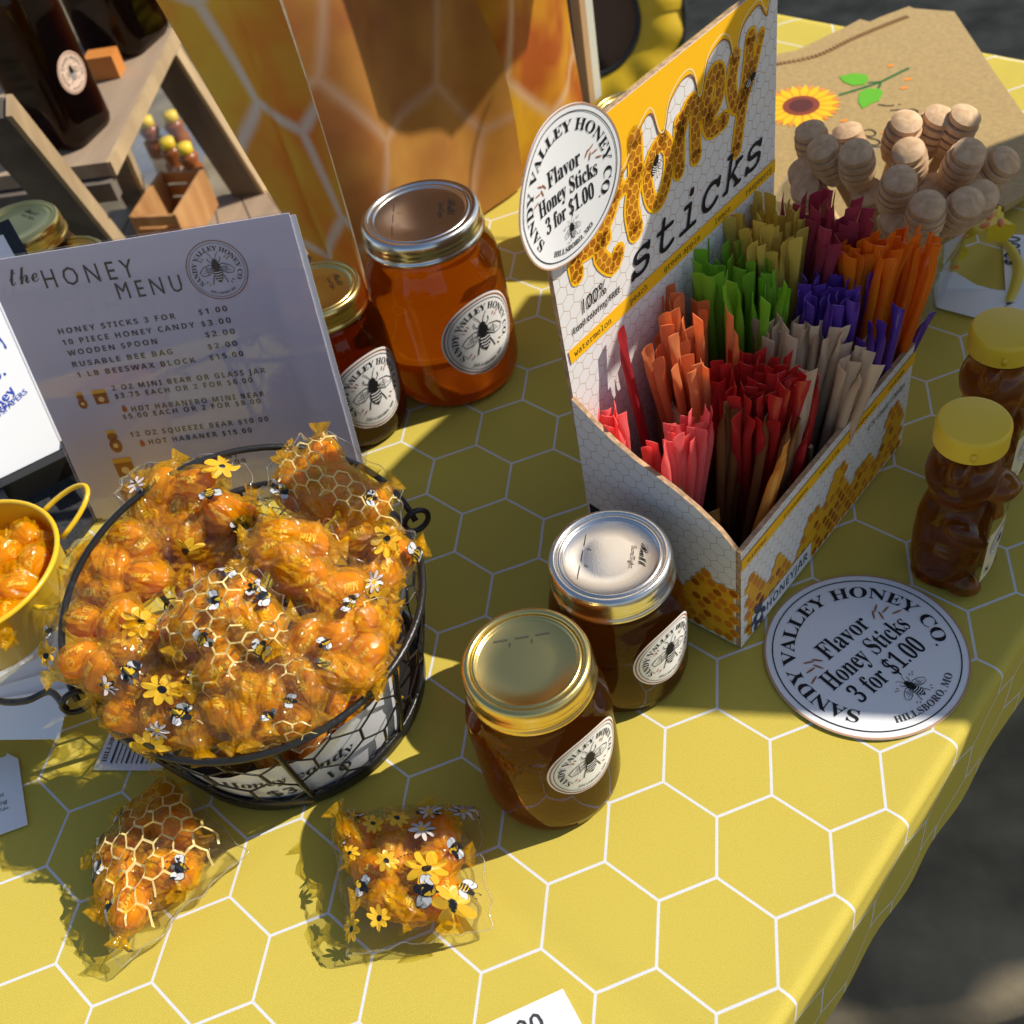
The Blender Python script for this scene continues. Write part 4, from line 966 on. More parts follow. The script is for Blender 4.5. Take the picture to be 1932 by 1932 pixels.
# ================================================================== MENU SIGN
film('acrylic', (.97, .965, .985), .2, .01, .015, None, (1, 1, 1), .03, .55)
pbr('menu_paper', (.69, .66, .76), .5, spec=.3)
M1 = V((-.483, .204, 0)); M2 = V((-.268, .261, 0)); mx_ = (M2 - M1).normalized(); mbk = V((-mx_.y, mx_.x, 0)); mup = (Z * math.cos(math.radians(14)) + mbk * math.sin(math.radians(14)))
MW, MH = (M2 - M1).length, .223; mnf = mx_.cross(mup)
ms = thing('menu_sign', 'clear acrylic stand holding the honey menu sheet behind the basket', 'sign', tuple((M1 + M2) / 2))
mpt = lambda x, y, h=0: M1 + mx_ * x + mup * y + mnf * h
def slab(p0, w, h, z0, z1, inset=0): P = [mpt(inset, inset + .002, z0), mpt(w - inset, inset + .002, z0), mpt(w - inset, h - inset, z0), mpt(inset, h - inset, z0)]; return P, [p + mnf * (z1 - z0) for p in P]
mb = MB(); mb.prism(*slab(0, MW, MH, .0012, .003)); mb.build('front_pane', MATS['acrylic'], ms, world=True)
mb = MB(); mb.prism(*slab(0, MW, MH, -.003, -.0012)); mb.build('back_pane', MATS['acrylic'], ms, world=True)
mb = MB(); mb.prism([mpt(0, .001, -.003), mpt(MW, .001, -.003), mpt(MW, .001, -.003) + mbk * .07 + V((0, 0, -.0006)), mpt(0, .001, -.003) + mbk * .07 + V((0, 0, -.0006))], [mpt(0, .003, -.003), mpt(MW, .003, -.003), mpt(MW, .003, -.003) + mbk * .07, mpt(0, .003, -.003) + mbk * .07]); mb.build('foot', MATS['acrylic'], ms, world=True)
mb = MB(); mb.prism(*slab(0, MW, MH, -.0006, .0002, .001)); mb2 = MB(); mb2.prism([p + mx_ * .004 + mup * -.002 for p in slab(0, MW, MH, -.0011, -.0008, .001)[0]], [p + mx_ * .004 + mup * -.002 for p in slab(0, MW, MH, -.0011, -.0008, .001)[1]]); mb2.build('backing_sheet', MATS['paper'], ms, world=True)
sh = mb.build('menu_sheet', MATS['menu_paper'], ms, world=True)
def mq(px, py):
    p = onp(px, py, M1, mnf) - M1; return p.dot(mx_), p.dot(mup)
a = Art()
def mline(txt, p, q, cap, mat='ink_dark', style='sansb', space=1.0):
    (x0, y0), (x1, y1) = mq(*p), mq(*q); L = math.hypot(x1 - x0, y1 - y0)
    a.text(txt, (x0, y0), cap, mat, style, math.atan2(y1 - y0, x1 - x0), 'l', space, fit=L)
zz = lambda x, y: (x * .25, 483 + y * .25)
mline('HONEY', zz(355, 243), zz(1030, 155), .0135, style=None, space=1.5); mline('MENU', zz(905, 328), zz(1390, 262), .0125, style=None, space=1.5)
mline('the', zz(90, 225), zz(305, 185), .014, style='script')
for t_, p, q in (('HONEY STICKS 3 FOR', (450, 590), (1330, 470)), ('10 PIECE HONEY CANDY', (480, 672), (1475, 535)), ('WOODEN SPOON', (520, 752), (1192, 660)), ('RUSABLE BEE BAG', (555, 838), (1308, 738)), ('1 LB BEESWAX BLOCK', (590, 915), (1480, 800)),
                ('$1.00', (1505, 443), (1720, 413)), ('$3.00', (1525, 530), (1748, 500)), ('$2.00', (1555, 612), (1778, 585)), ('$2.00', (1575, 702), (1795, 675)), ('$15.00', (1588, 785), (1842, 752)),
                ('2 OZ MINI BEAR OR GLASS JAR', (850, 1015), (2008, 878)), ('$3.75 EACH OR 2 FOR $6.00', (875, 1075), (1910, 950)), ('HOT HABANERO MINI BEAR', (1000, 1172), (2000, 1055)), ('$5.00 EACH OR 2 FOR $8.00', (935, 1230), (1970, 1108)),
                ('12 OZ SQUEEZE BEAR $10.00', (990, 1365), (2030, 1243)), ('HOT HABANER $15.00', (1130, 1420), (1905, 1328)), ('22 OZ GLASS "PINT"', (1095, 1605), (1830, 1512)), ('MASON JAR $15.00', (1115, 1640), (1860, 1560))):
    mline(t_, zz(*p), zz(*q), .0041, space=1.35)
lc = mq(410, 509); lr = .5 * math.hypot(*(V(mq(348, 515)) - V(mq(468, 503)))); a.merge(art_logo(lr), lc, 0, 1, 1)
for (x, y, k, hot) in ((615, 1085, .8, 0), (860, 1390, 1.15, 0)):
    c = mq(*zz(x, y)); a.poly([(c[0] - .003 * k, c[1] + .008 * k), (c[0] + .003 * k, c[1] + .008 * k), (c[0] + .003 * k, c[1] + .0055 * k), (c[0] - .003 * k, c[1] + .0055 * k)], 'ink_yellow', 1)
    a.ell((c[0], c[1] + .003 * k), .0035 * k, .003 * k, 'ink_deep', 0, 1, 12); a.ell((c[0], c[1] - .004 * k), .0042 * k, .0055 * k, 'ink_deep', 0, 1, 14); a.ell((c[0], c[1] - .004 * k), .0018 * k, .0018 * k, 'ink_palegold', 0, 2, 10)
for (x, y, k) in ((760, 1060, 1), (940, 1590, 1.4), (985, 1790, 1.4)):
    c = mq(*zz(x, y)); a.poly([(c[0] - .005 * k, c[1] - .006 * k), (c[0] + .005 * k, c[1] - .006 * k), (c[0] + .0053 * k, c[1] + .003 * k), (c[0] - .0053 * k, c[1] + .003 * k)], 'ink_deep', 1); a.poly([(c[0] - .0052 * k, c[1] + .003 * k), (c[0] + .0052 * k, c[1] + .003 * k), (c[0] + .0052 * k, c[1] + .006 * k), (c[0] - .0052 * k, c[1] + .006 * k)], 'ink_gold', 2); a.ell((c[0], c[1] - .002 * k), .0023 * k, .0023 * k, 'ink_palegold', 0, 2, 12)
for (x, y) in ((940, 1150), (1075, 1410)):
    c = mq(*zz(x, y)); a.poly([(c[0] - .002, c[1] - .002), (c[0], c[1] - .003), (c[0] + .002, c[1] - .002), (c[0] + .0018, c[1] + .0005), (c[0] - .0003, c[1] + .0035), (c[0] - .0016, c[1] + .0008)], 'ink_red', 1)
inv = lambda x, y, h: mpt(x, y, .0002 + h); a.place(inv, 'lettering', sh, world=True) if False else None
a.place(lambda x, y, h: ms.matrix_basis.inverted() @ mpt(x, y, .0002 + h), 'lettering', sh)

# ================================================================== PLAQUE, SLATE, CARDS
pbr('plaque_white', (.8, .82, .84), .35); pbr('black_plastic', (.012, .012, .013), .3); pbr('slate', (.03, .03, .031), .75, var=(300, .5))
P1 = at(-60, 932, .035); P2_ = at(166, 822, .035); px_ = (P2_ - P1).normalized(); pbk = V((-px_.y, px_.x, 0)); pup = (Z * .8 + pbk * .6).normalized(); pn = px_.cross(pup)
t = thing('award_plaque', 'white plaque with blue lettering on a black stand at the left edge', 'plaque', tuple((P1 + P2_) / 2 - Z * .035))
PL = (P2_ - P1).length; pp = lambda x, y, h=0: P1 + px_ * x + pup * y + pn * h
mb = MB(); mb.prism([pp(0, 0, -.004), pp(PL + .02, 0, -.004), pp(PL + .02, .17, -.004), pp(0, .17, -.004)], [pp(0, 0), pp(PL + .02, 0), pp(PL + .02, .17), pp(0, .17)]); mb.build('plaque', MATS['plaque_white'], t, world=True)
mb = MB(); mb.prism([pp(-.01, -.016, -.012), pp(PL + .03, -.016, -.012), pp(PL + .03, .18, -.012), pp(-.01, .18, -.012)], [pp(-.01, -.016, -.0045), pp(PL + .03, -.016, -.0045), pp(PL + .03, .18, -.0045), pp(-.01, .18, -.0045)]); mb.build('backing', MATS['black_plastic'], t, world=True)
mb = MB(); mb.beam(pp(PL * .2, -.03, .03), pp(PL * .2, .03, -.03), .012, .008); mb.beam(pp(PL * .85, -.03, .03), pp(PL * .85, .03, -.03), .012, .008); mb.beam(pp(.0, -.012, .004), pp(PL, -.012, .004), .01, .02); mb.build('stand', MATS['black_plastic'], t, world=True)
def pq(px, py): p = onp(px, py, P1, pn) - P1; return p.dot(px_), p.dot(pup)
a = Art()
for t_, p, q, cap, st in (('Valley', (-30, 672), (9, 643), .016, 'sansb'), ('s.', (-8, 722), (13, 706), .014, 'sansb'), ('Honey', (-22, 800), (30, 736), .006, 'sansb'), ('READERS', (-34, 815), (25, 758), .0042, None), ('OTHER NEWSPAPERS', (-70, 850), (53, 740), .0042, None)):
    (x0, y0), (x1, y1) = pq(*p), pq(*q); a.text(t_, (x0, y0), cap, 'ink_blue', st, math.atan2(y1 - y0, x1 - x0), 'l', fit=math.hypot(x1 - x0, y1 - y0))
a.place(lambda x, y, h: pp(x, y, h), 'lettering', t, world=True)
def flat(name, label, cat, poly, z, th, mat, group=None):
    P = [at(*p, z) for p in poly]; c = sum(P, V((0, 0, 0))) / len(P); t = thing(name, label, cat, (c.x, c.y, z), None, group)
    mb = MB(); mb.prism(P, [p + Z * th for p in P]); mb.build('sheet' if cat != 'board' else 'board', MATS[mat], t, world=True); return t
flat('slate_board', 'black slate board lying under the plaque beside the menu sign', 'board', [(-60, 880), (100, 880), (200, 960), (131, 1047), (-60, 1100)], .0006, .005, 'slate')
t = flat('price_card', 'white price card lying at the bottom edge of the photo', 'card', [(1062, 1866), (1110, 1955), (1000, 2010), (905, 1938)], .0006, .0006, 'paper')
e1 = (at(1062, 1866) - at(905, 1938)).normalized(); c = at(1012, 1938, .0013); a = Art(); a.text('$3.00', (.0045, -.004), .011, 'ink_dark', align='r'); a.place(planar(c, e1, Z.cross(e1)), 'lettering', t, world=True)
t = flat('flyer', 'white flyer sheet with a stepped edge at the left edge of the photo', 'flyer', [(-40, 1440), (12, 1428), (14, 1422), (35, 1432), (53, 1556), (-40, 1590)], .0006, .0008, 'paper')
e1 = (at(53, 1556) - at(-40, 1590)).normalized(); a = Art(); a.text('Recent', (0, 0), .0032, 'ink_dark', align='r'); a.text('posting', (.002, -.006), .0032, 'ink_dark', align='r'); a.text('on YouTube', (.003, -.011), .0022, 'ink_dark', align='r'); a.place(planar(at(8, 1502, .0015), e1, Z.cross(e1)), 'lettering', t, world=True)
t = flat('info_card', 'white card of printed place names tucked under the left side of the basket', 'card', [(212, 1372), (176, 1453), (306, 1454), (345, 1400)], .0006, .0006, 'paper')
e1 = (at(212, 1372) - at(186, 1440)).normalized(); e2 = Z.cross(e1) * -1; a = Art(); a.text('HILLSBORO', (.001, -.0035), .0034, 'ink_dark', 'serif', align='l', fit=.03)
for k in range(9): a.line([(.0, -.0075 - .0036 * k), (.026 - .006 * ((k * 7) % 3), -.0075 - .0036 * k)], .0008 if k % 3 else .0014, 'ink_dark')
a.place(planar(at(190, 1440, .0014), e1, Z.cross(e1)), 'lettering', t, world=True)
for k in range(7):
    th = math.radians(14 + 8.5 * k); o_ = V((-.492, -.012, .03 + .0016 * k)); d_ = V((math.cos(th), math.sin(th), .12)); s_ = V((-math.sin(th), math.cos(th), .45)).normalized()
    P = [o_ - s_ * .004, o_ + d_ * .105 - s_ * .02, o_ + d_ * .112 + s_ * .012, o_ + s_ * .016]
    t = thing('fanned_card', 'thin white card in the fan between the yellow bucket and the basket', 'card', tuple(o_), None, 'fanned white cards')
    mb = MB(); mb.prism(P, [p + Z * .0005 for p in P]); mb.build('sheet', MATS['paper'], t, world=True)
mb = MB(); mb.tube(smooth([tuple(p) for p in (HC - HA * (RT + .016) + Z * -.002, at(95, 1305, .088), at(50, 1322, .082), at(0, 1323, .078), at(-50, 1300, .075))], 5), .0022, 8); mb.build('hook_wire', MATS['black_wire'], bk, True, True)

# ================================================================== WOODEN DIPPERS IN A CLEAR BUCKET
m_d = wood('dipper_wood', (.56, .35, .18), (.74, .51, .31), 22, (1, 1, .07), .7)
def dipper_mesh():
    mb = MB(); L = .158; pr = [(.0005, 0), (.0035, .0005), (.004, .003), (.0038, .06), (.0042, L - .046), (.006, L - .0425)]
    z = L - .0415; rr = (.0100, .0122, .0134, .0137, .0131, .0116)
    for i, r in enumerate(rr):
        pr += [(r, z), (r, z + .0044)]
        z += .0044
        if i < 5: pr += [(min(r, rr[i + 1]) - .0042, z), (min(r, rr[i + 1]) - .0042, z + .0021)]; z += .0021
    pr += [(.0108, z + .0003), (.0088, z + .0018), (.005, z + .0028), (.0003, z + .0031)]
    mb.lathe(pr, 26); me = mb.mesh('honey_dipper', m_d); me.shade_smooth(); me.set_sharp_from_angle(angle=math.radians(28)); return me
DM = dipper_mesh(); DB = V((.106, .512, 0)); CUP0, CUP1, CUPH = .06, .075, .09
film('clear_plastic', (.96, .975, .985), .14, .02, .04, None)
cp = thing('clear_bucket', 'clear plastic bucket with a thin wire handle holding the wooden dippers', 'bucket', tuple(DB))
mb = MB(); mb.lathe([(.001, .002), (CUP0, .002), (CUP1, CUPH), (CUP1 + .002, CUPH), (CUP0 + .002, .0), (.001, .0)], 56, close=False); mb.build('body', MATS['clear_plastic'], cp, True, angle=40)
pbr('teal_wire', (.42, .46, .45), .3, metal=.8)
mb = MB(); mb.tube([DB + V((-(CUP1 + .003) * math.cos(pi * k / 24), -(CUP1 + .012) * math.sin(pi * k / 24), CUPH - .006 + .028 * math.sin(pi * k / 24))) for k in range(25)], .0009, 8); mb.build('wire_handle', MATS['teal_wire'], cp, True, True)
DIP = [((1526, 236), (1516, 283), 'back left corner'), ((1546, 270), (1579, 333), 'large dark one at the left'), ((1597, 238), (1599, 270), 'back row beside the printed sunflower'), ((1614, 278), (1619, 343), 'pale upright one left of middle'),
       ((1509, 315), (1531, 337), 'lower left'), ((1514, 348), (1540, 364), 'lowest left, half behind maroon straws'), ((1636, 357), (1648, 372), 'end on, behind the maroon straws'), ((1702, 330), (1681, 390), 'middle, leaning right'),
       ((1714, 275), (1727, 333), 'upright in the middle'), ((1714, 220), (1687, 288), 'sunlit back middle'), ((1779, 208), (1742, 273), 'sunlit back right of middle'), ((1829, 208), (1784, 278), 'tallest, at the upper right'),
       ((1836, 278), (1794, 340), 'upper right, leaning right'), ((1766, 348), (1759, 364), 'end on, right of middle'), ((1907, 295), (1859, 335), 'rightmost, leaning far out'), ((1859, 363), (1826, 402), 'lower right'),
       ((1832, 375), (1790, 424), 'lower right of middle'), ((1752, 378), (1739, 440), 'nearest, upright and shaded'), ((1692, 410), (1702, 428), 'lowest middle, end on'), ((1849, 345), (1810, 366), 'half hidden at the right')]
q = random.Random(3); DBG = False
for tp, nk, nm in DIP:
    zt = .14; L = .158; hl = .042
    for _ in range(30):
        tip = at(*tp, zt); d0 = ray(*nk).normalized(); w = CPOS - tip; bb = d0.dot(w); D = bb * bb - (w.dot(w) - hl * hl)
        nkp = CPOS + d0 * (-bb + math.sqrt(max(D, 0))); ax = (tip - nkp).normalized()
        if ax.z < .3: ax = V((ax.x, ax.y, .3)).normalized()
        zt += (.012 + L * ax.z - zt) * .5
    tip = at(*tp, zt); base = tip - ax * L; e_ = base - DB; e_.z = 0
    if e_.length > .05: e_ = e_.normalized() * .05; base = V((DB.x + e_.x, DB.y + e_.y, .012)); base = tip - (tip - base).normalized() * L
    dv = tip - base; zs_ = 1.0
    if base.z < .006: zs_ = max(.72, (tip.z - .006) / dv.z); base = tip - dv * zs_
    if DBG: print("DIP", nm, [round(v, 3) for v in base], [round(v, 3) for v in tip])
    o = link('honey_dipper', DM); tag(o, 'turned wooden honey dipper in the clear bucket, the ' + nm + ', one of many'[:0], 'honey dipper', 'wooden honey dippers in the clear bucket')
    o.matrix_basis = Matrix.Translation(base) @ dv.to_track_quat('Z', 'X').to_matrix().to_4x4() @ Matrix.Rotation(q.uniform(0, 6), 4, 'Z') @ Matrix.Diagonal((1, 1, zs_, 1))

# ================================================================== KRAFT TOTE BAGS
pbr('tote_tan', (.4, .262, .08), .6, var=(200, .14), bump=(500, .3), sheen=.2)
def tote(label, pts, z, th):
    P = [at(*p, z) for p in pts]; c = sum(P, V((0, 0, 0))) / len(P); t = thing('tote_bag', label, 'tote bag', (c.x, c.y, z), None, 'tan tote bags')
    mb = MB(); mb.prism(P, [p + Z * th for p in P]); mb.build('cloth', MATS['tote_tan'], t, world=True); return t
tote('lower tan tote bag showing only its stitched top edge under the sunflower one', [(1470, 120), (1596, 60), (1622, 46), (1650, 54), (1900, 230), (1860, 330), (1480, 300)], .002, .006)
TP = [(1440, 118), (1490, 107), (1540, 98), (1604, 67), (1660, 42), (1714, 22), (1723, 26), (1799, 32), (1814, 55), (1870, 140), (1932, 230), (1985, 305), (1935, 375), (1893, 402), (1880, 395), (1780, 420), (1650, 440), (1430, 380)]
tb = tote('tan tote bag printed with a sunflower lying behind the wooden dippers', TP, .009, .006)
mb = MB(); st = smooth([tuple(at(*p, .0155)) for p in ((1462, 121), (1540, 105), (1606, 74), (1665, 49), (1714, 30))], 10)
for k in range(0, len(st) - 1): p, q_ = V(st[k]), V(st[k + 1]); mb.beam(p, p + (q_ - p) * .55, .006, .0012, mi=0)
pbr('stitch', (.3, .17, .06), .8); mb.build('stitching', MATS['stitch'], tb, world=True)
def zz4(x, y): return (1449 + x * .25, y * .25)
TO = at(1527, 195, .015); te = (at(1600, 195, .015) - TO).normalized(); tf = Z.cross(te)
def tq(px, py): p = at(px, py, .015) - TO; return p.dot(te), p.dot(tf)
a = Art(); c0 = tq(*zz4(250, 800)); rx = abs(tq(*zz4(560, 800))[0] - c0[0]); ry = abs(tq(*zz4(250, 640))[1] - c0[1])
for lay, n_, ph, cm in ((1, 18, 0, 'ink_orange'), (2, 18, pi / 18, 'ink_sun')):
    for k in range(n_):
        t0 = 2 * pi * k / n_ + ph; e = lambda f, dt: (c0[0] + rx * f * math.cos(t0 + dt), c0[1] + ry * f * math.sin(t0 + dt))
        a.poly([e(.4, -.12), e(.72, -.15), e(.99, 0), e(.72, .15), e(.4, .12)], cm, lay)
a.ell(c0, rx * .46, ry * .46, 'ink_seed2', 0, 3, 28); a.ell(c0, rx * .3, ry * .3, 'ink_seed', 0, 4, 24)
a.line([tq(*zz4(*p)) for p in ((535, 720), (700, 670), (850, 620), (1065, 515))], .0035, 'ink_darkgreen', 1); a.line([tq(*zz4(*p)) for p in ((850, 620), (755, 625))], .0025, 'ink_darkgreen', 1); a.line([tq(*zz4(*p)) for p in ((850, 630), (830, 675))], .0025, 'ink_darkgreen', 1)
for L_ in (((535, 580), (640, 555), (740, 565), (760, 600), (730, 640), (640, 650), (570, 620)), ((715, 825), (680, 770), (690, 700), (750, 670), (840, 672), (870, 700), (840, 760), (770, 790))): a.poly([tq(*zz4(*p)) for p in L_], 'ink_green', 2)
for p in ((925, 497), (1055, 600), (1030, 665), (575, 912), (885, 1000)): a.ell(tq(*zz4(*p)), .0042, .0022, 'ink_orange', .4, 1, 10)
for pts in (((830, 790), (900, 800), (955, 797)), ((985, 790), (1000, 788)), ((920, 835), (1010, 830), (1100, 828), (1130, 845), (1110, 865), (1060, 860)), ((945, 880), (1000, 882)), ((690, 1000), (760, 980), (810, 1000), (790, 1030), (700, 1020)), ((750, 1040), (830, 1060), (840, 1090), (780, 1095), (730, 1070)), ((780, 1110), (850, 1108), (930, 1102))):
    a.line(smooth([tq(*zz4(*p)) for p in pts], 4), .0016, 'ink_black', 1)
a.place(planar(TO, te, tf), 'sunflower_print', tb, world=True)

# ================================================================== PAPERS AND RIBBON AT THE RIGHT
def curl(name, label, pts, zf, mat='paper'):
    P = [at(*p, zf(p)) for p in pts]; c = sum(P, V((0, 0, 0))) / len(P); t = thing(name, label, 'paper', (c.x, c.y, 0)); mb = MB(); mb.prism(P, [p + Z * .0006 for p in P]); mb.build('sheet', MATS[mat], t, world=True); return t
curl('paper_slip', 'white curled paper slip beside the yellow bear caps with a spot of sun', [(1765, 580), (1771, 545), (1774, 515), (1800, 513), (1841, 538), (1870, 546), (1897, 550), (1916, 571), (1841, 600)], lambda p: .0008 + max(0, 548 - p[1]) * .0005)
t = curl('price_card', 'white price card with black digits under the yellow ribbon at the right edge', [(1892, 462), (1903, 443), (1980, 446), (1985, 620), (1899, 585)], lambda p: .0008)
a = Art(); c = at(1935, 490, .0016); e1 = (at(1932, 470) - at(1932, 510)).normalized(); a.text('$2.00', (.012, .004), .013, 'ink_black', rot=0); a.place(planar(c, e1, Z.cross(e1)), 'lettering', t, world=True)
pbr('ribbon_yellow', (.72, .55, .03), .5, tl=.3); pbr('ribbon_orange', (.7, .2, .03), .5)
t = thing('ribbon', 'yellow ribbon with orange petals tied beside the clear bucket of dippers', 'ribbon', tuple(at(1860, 450)))
def strip(pts, w, name='strand'):
    mb = MB(); C = smooth([tuple(at(px, py, z)) + (z,) for px, py, z in pts], 6); P = [V(c[:3]) for c in C]
    mb.grid(lambda u, v: P[min(len(P) - 1, int(round(u * (len(P) - 1))))] + Z.cross((P[min(len(P) - 1, int(round(u * (len(P) - 1))) + 1)] - P[max(0, int(round(u * (len(P) - 1))) - 1)]).normalized()).normalized() * (v - .5) * w * (1 - .5 * abs(2 * u - 1) ** 3) + Z * .002 * math.sin(v * 3.1), len(P) - 1, 3)
    mb.build(name, MATS['ribbon_yellow'], t, True, True)
strip([(1800, 452, .06), (1830, 430, .07), (1862, 412, .06), (1880, 398, .05)], .02); strip([(1882, 395, .06), (1892, 415, .05), (1888, 440, .03), (1878, 458, .008)], .021); strip([(1800, 452, .05), (1803, 475, .03), (1790, 500, .01), (1775, 512, .004)], .02); strip([(1888, 450, .004), (1908, 470, .003), (1922, 505, .003), (1915, 540, .003), (1902, 570, .003)], .009)
a = Art()
for p, r in (((1812, 446), .2), ((1858, 425), .8), ((1868, 408), 1.2), ((1796, 505), .3), ((1888, 420), 1.5), ((1800, 480), 1.0)):
    c = at(*p, .07 if p[1] < 460 else .03); mb = MB(); mb.add(ellip(c, (.006, .0028, .0012), Matrix.Rotation(r, 3, 'Z')).v, ellip(c, (.006, .0028, .0012)).f); mb.build('petal', MATS['ribbon_orange'], t, True, True)

# ================================================================== HONEYCOMB PRINTED CLOTH BEHIND
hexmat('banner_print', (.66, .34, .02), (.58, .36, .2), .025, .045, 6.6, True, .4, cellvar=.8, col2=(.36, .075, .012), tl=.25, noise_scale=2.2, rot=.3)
hexmat('banner_fold_shaded', (.46, .22, .045), (.46, .28, .17), .02, .05, 6.6, True, .4, cellvar=.8, col2=(.3, .09, .03), tl=.25, noise_scale=2.2, rot=.5)  # same cloth, darker base colour for the fold in shade
bn = thing('printed_cloth', 'tall hanging cloth printed with huge orange honeycomb behind the jars', 'cloth', (-.26, .62, 0))
Q0 = V((-.334, .467, 0)); Q1 = V((-.181, .818, 0)); qd = (Q1 - Q0); ql = qd.length; qd.normalize(); qn = V((qd.y, -qd.x, 0))
def ban(x, z): return Q0 + qd * x + Z * z + qn * (.013 * math.sin(x * 26 + z * 6) + .008 * math.sin(x * 61 - z * 9 + 1) * (.4 + z))
crease = smooth([(.13, .56), (.145, .45), (.17, .34), (.2, .24), (.222, .15), (.232, .07), (.236, .004)], 5)
def cx_(z):
    for (x0, z0), (x1, z1) in zip(crease, crease[1:]):
        if z1 <= z <= z0: return x0 + (x1 - x0) * (z0 - z) / max(1e-6, z0 - z1)
    return crease[0][0] if z > .5 else crease[-1][0]
mb = MB(); mb.grid(lambda u, v: ban(u * cx_(.004 + v * .55), .004 + v * .55) + qn * (.012 + .012 * math.sin(u * 3)), 26, 30, uvf=lambda u, v: (u * .22 + .03, v * .55)); mb.build('front_fold', MATS['banner_fold_shaded'], bn, True, True)
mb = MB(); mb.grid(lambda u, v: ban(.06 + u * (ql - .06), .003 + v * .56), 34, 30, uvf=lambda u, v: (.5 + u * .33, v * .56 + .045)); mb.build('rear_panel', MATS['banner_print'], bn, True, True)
hexmat('banner_side_lit', (.85, .5, .06), (.85, .7, .55), .035, .035, 7.2, True, .6, cellvar=.6, col2=(.85, .26, .04), tl=.65, noise_scale=2.2, rot=.1)  # same cloth, brighter base colour for the side glowing in the sun
mb = MB(); mb.grid(lambda u, v: Q0 + V((-.012 - .125 * v ** .9, -.006 - .05 * v, 0)) * u * (1.1 - .25 * math.sin(v * 3)) + Z * (.004 + .55 * v) + qn * (.012 + .008 * math.sin(u * 9 + v * 5)), 14, 26, uvf=lambda u, v: (u * .15 + .9, v * .55)); mb.build('side_fold', MATS['banner_side_lit'], bn, True, True)
pbr('post_grey', (.5, .5, .46), .5); m_tan = pbr('post_tan', (.4, .25, .13), .6)
pt = thing('display_post', 'pale grey square post at the right edge of the orange printed cloth', 'post', tuple(Q1 + qd * .03))
mb = MB(); c = Q1 + qd * .034 - qn * .02; mb.box((c.x, c.y, .31), (.013, .012, .62), Matrix((qd, qn, Z)).transposed()); mb.build('post', MATS['post_grey'], pt, world=True)
mb = MB(); c = Q1 + qd * .0225 - qn * .02; mb.box((c.x, c.y, .31), (.0095, .012, .62), Matrix((qd, qn, Z)).transposed()); mb.build('tan_edge', m_tan, pt, world=True)

# yellow nylon ring seen past the post
pbr('nylon_yellow', (.72, .46, .015), .4, bump=(25, .5)); pbr('piping_black', (.02, .02, .02), .5); pbr('brown_leather', (.05, .025, .015), .6)
RC = at(1112, 45, -.28); rv = VIEW(RC); rx_ = V((1, .25, 0)).normalized(); rx_ = (rx_ - rv * rx_.dot(rv)).normalized(); ry_ = rv.cross(rx_)
k_ = (RC - CPOS).length / (966 * CAM_F); ri, ro = 84 * k_, 163 * k_
t = thing('nylon_ring', 'yellow nylon ring with black piping behind the cardboard panel', 'ring', tuple(RC))
mb = MB(); mb.grid(lambda u, v: RC + (rx_ * math.cos(2 * pi * u) + ry_ * math.sin(2 * pi * u)) * (ri + (ro - ri) * v) + rv * .012 * math.sin(pi * v) + rv * .004 * math.sin(u * 80) * v, 90, 8); mb.build('band', MATS['nylon_yellow'], t, True, True)
for r in (ri, ro):
    mb = MB(); mb.tube([RC + (rx_ * math.cos(2 * pi * k / 64) + ry_ * math.sin(2 * pi * k / 64)) * r for k in range(64)], .0055, 8, True); mb.build('piping', MATS['piping_black'], t, True, True)
mb = MB(); mb.grid(lambda u, v: RC - rv * .03 + (rx_ * math.cos(2 * pi * u) + ry_ * math.sin(2 * pi * u)) * ri * 1.05 * v, 40, 6); mb.build('inner_panel', MATS['brown_leather'], t, True, True)

# ================================================================== WOODEN SHELF STAND, CRATES, JUGS
m_sh = wood('shelf_wood', (.27, .19, .125), (.42, .31, .21), 3, (1, .12, 1), .8); m_leg = wood('shaded_leg_wood', (.1, .08, .065), (.17, .14, .11), 5, (1, 1, .12), .8); m_lt = wood('sunlit_edge_wood', (.36, .25, .14), (.5, .36, .2), 5, (1, 1, .15), .8)  # dark leg tone stands for shaded faces, pale edge tone for sunlit ones
SR = at(327, 52, 0); SL = at(200, 306, 0); sd = (SR - SL); slen = sd.length; sd.normalize(); sw = V((-sd.y, sd.x, 0))
ss = thing('shelf_stand', 'weathered grey wood shelf stand with two shelves behind the table', 'shelf', tuple(SL + sw * .13 + Z * -.74))
SM = Matrix((sd, sw, Z)).transposed()
for k, (w0, w1) in enumerate(((0, .075), (.079, .154), (.158, .235))):
    mb = MB(); mb.box(SL + sd * slen / 2 + sw * (w0 + w1) / 2 + Z * -.009, (slen, w1 - w0, .018), SM); mb.build('shelf_board', m_sh, ss, world=True)
mb = MB(); mb.box(SL + sd * slen / 2 + sw * -.003 + Z * -.009, (slen + .002, .006, .0185), SM); mb.build('shelf_sunlit_edge', m_lt, ss, world=True)  # pale strip added as the sunlit board edge
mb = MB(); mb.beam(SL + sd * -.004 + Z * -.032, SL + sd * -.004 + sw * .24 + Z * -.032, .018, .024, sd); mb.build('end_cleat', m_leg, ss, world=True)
LZ = -.3
LA_, LB_, LC_, LD_ = at(205, 398, LZ), at(500, 356, LZ), at(120, 520, LZ), at(585, 480, LZ)
for k in range(6):
    f0, f1 = k / 6 + .004, (k + 1) / 6 - .004
    P = [LA_.lerp(LB_, f0), LA_.lerp(LB_, f1), LC_.lerp(LD_, f1), LC_.lerp(LD_, f0)]
    mb = MB(); mb.prism([p + Z * -.018 for p in P], P); mb.build('shelf_board', m_sh, ss, world=True)
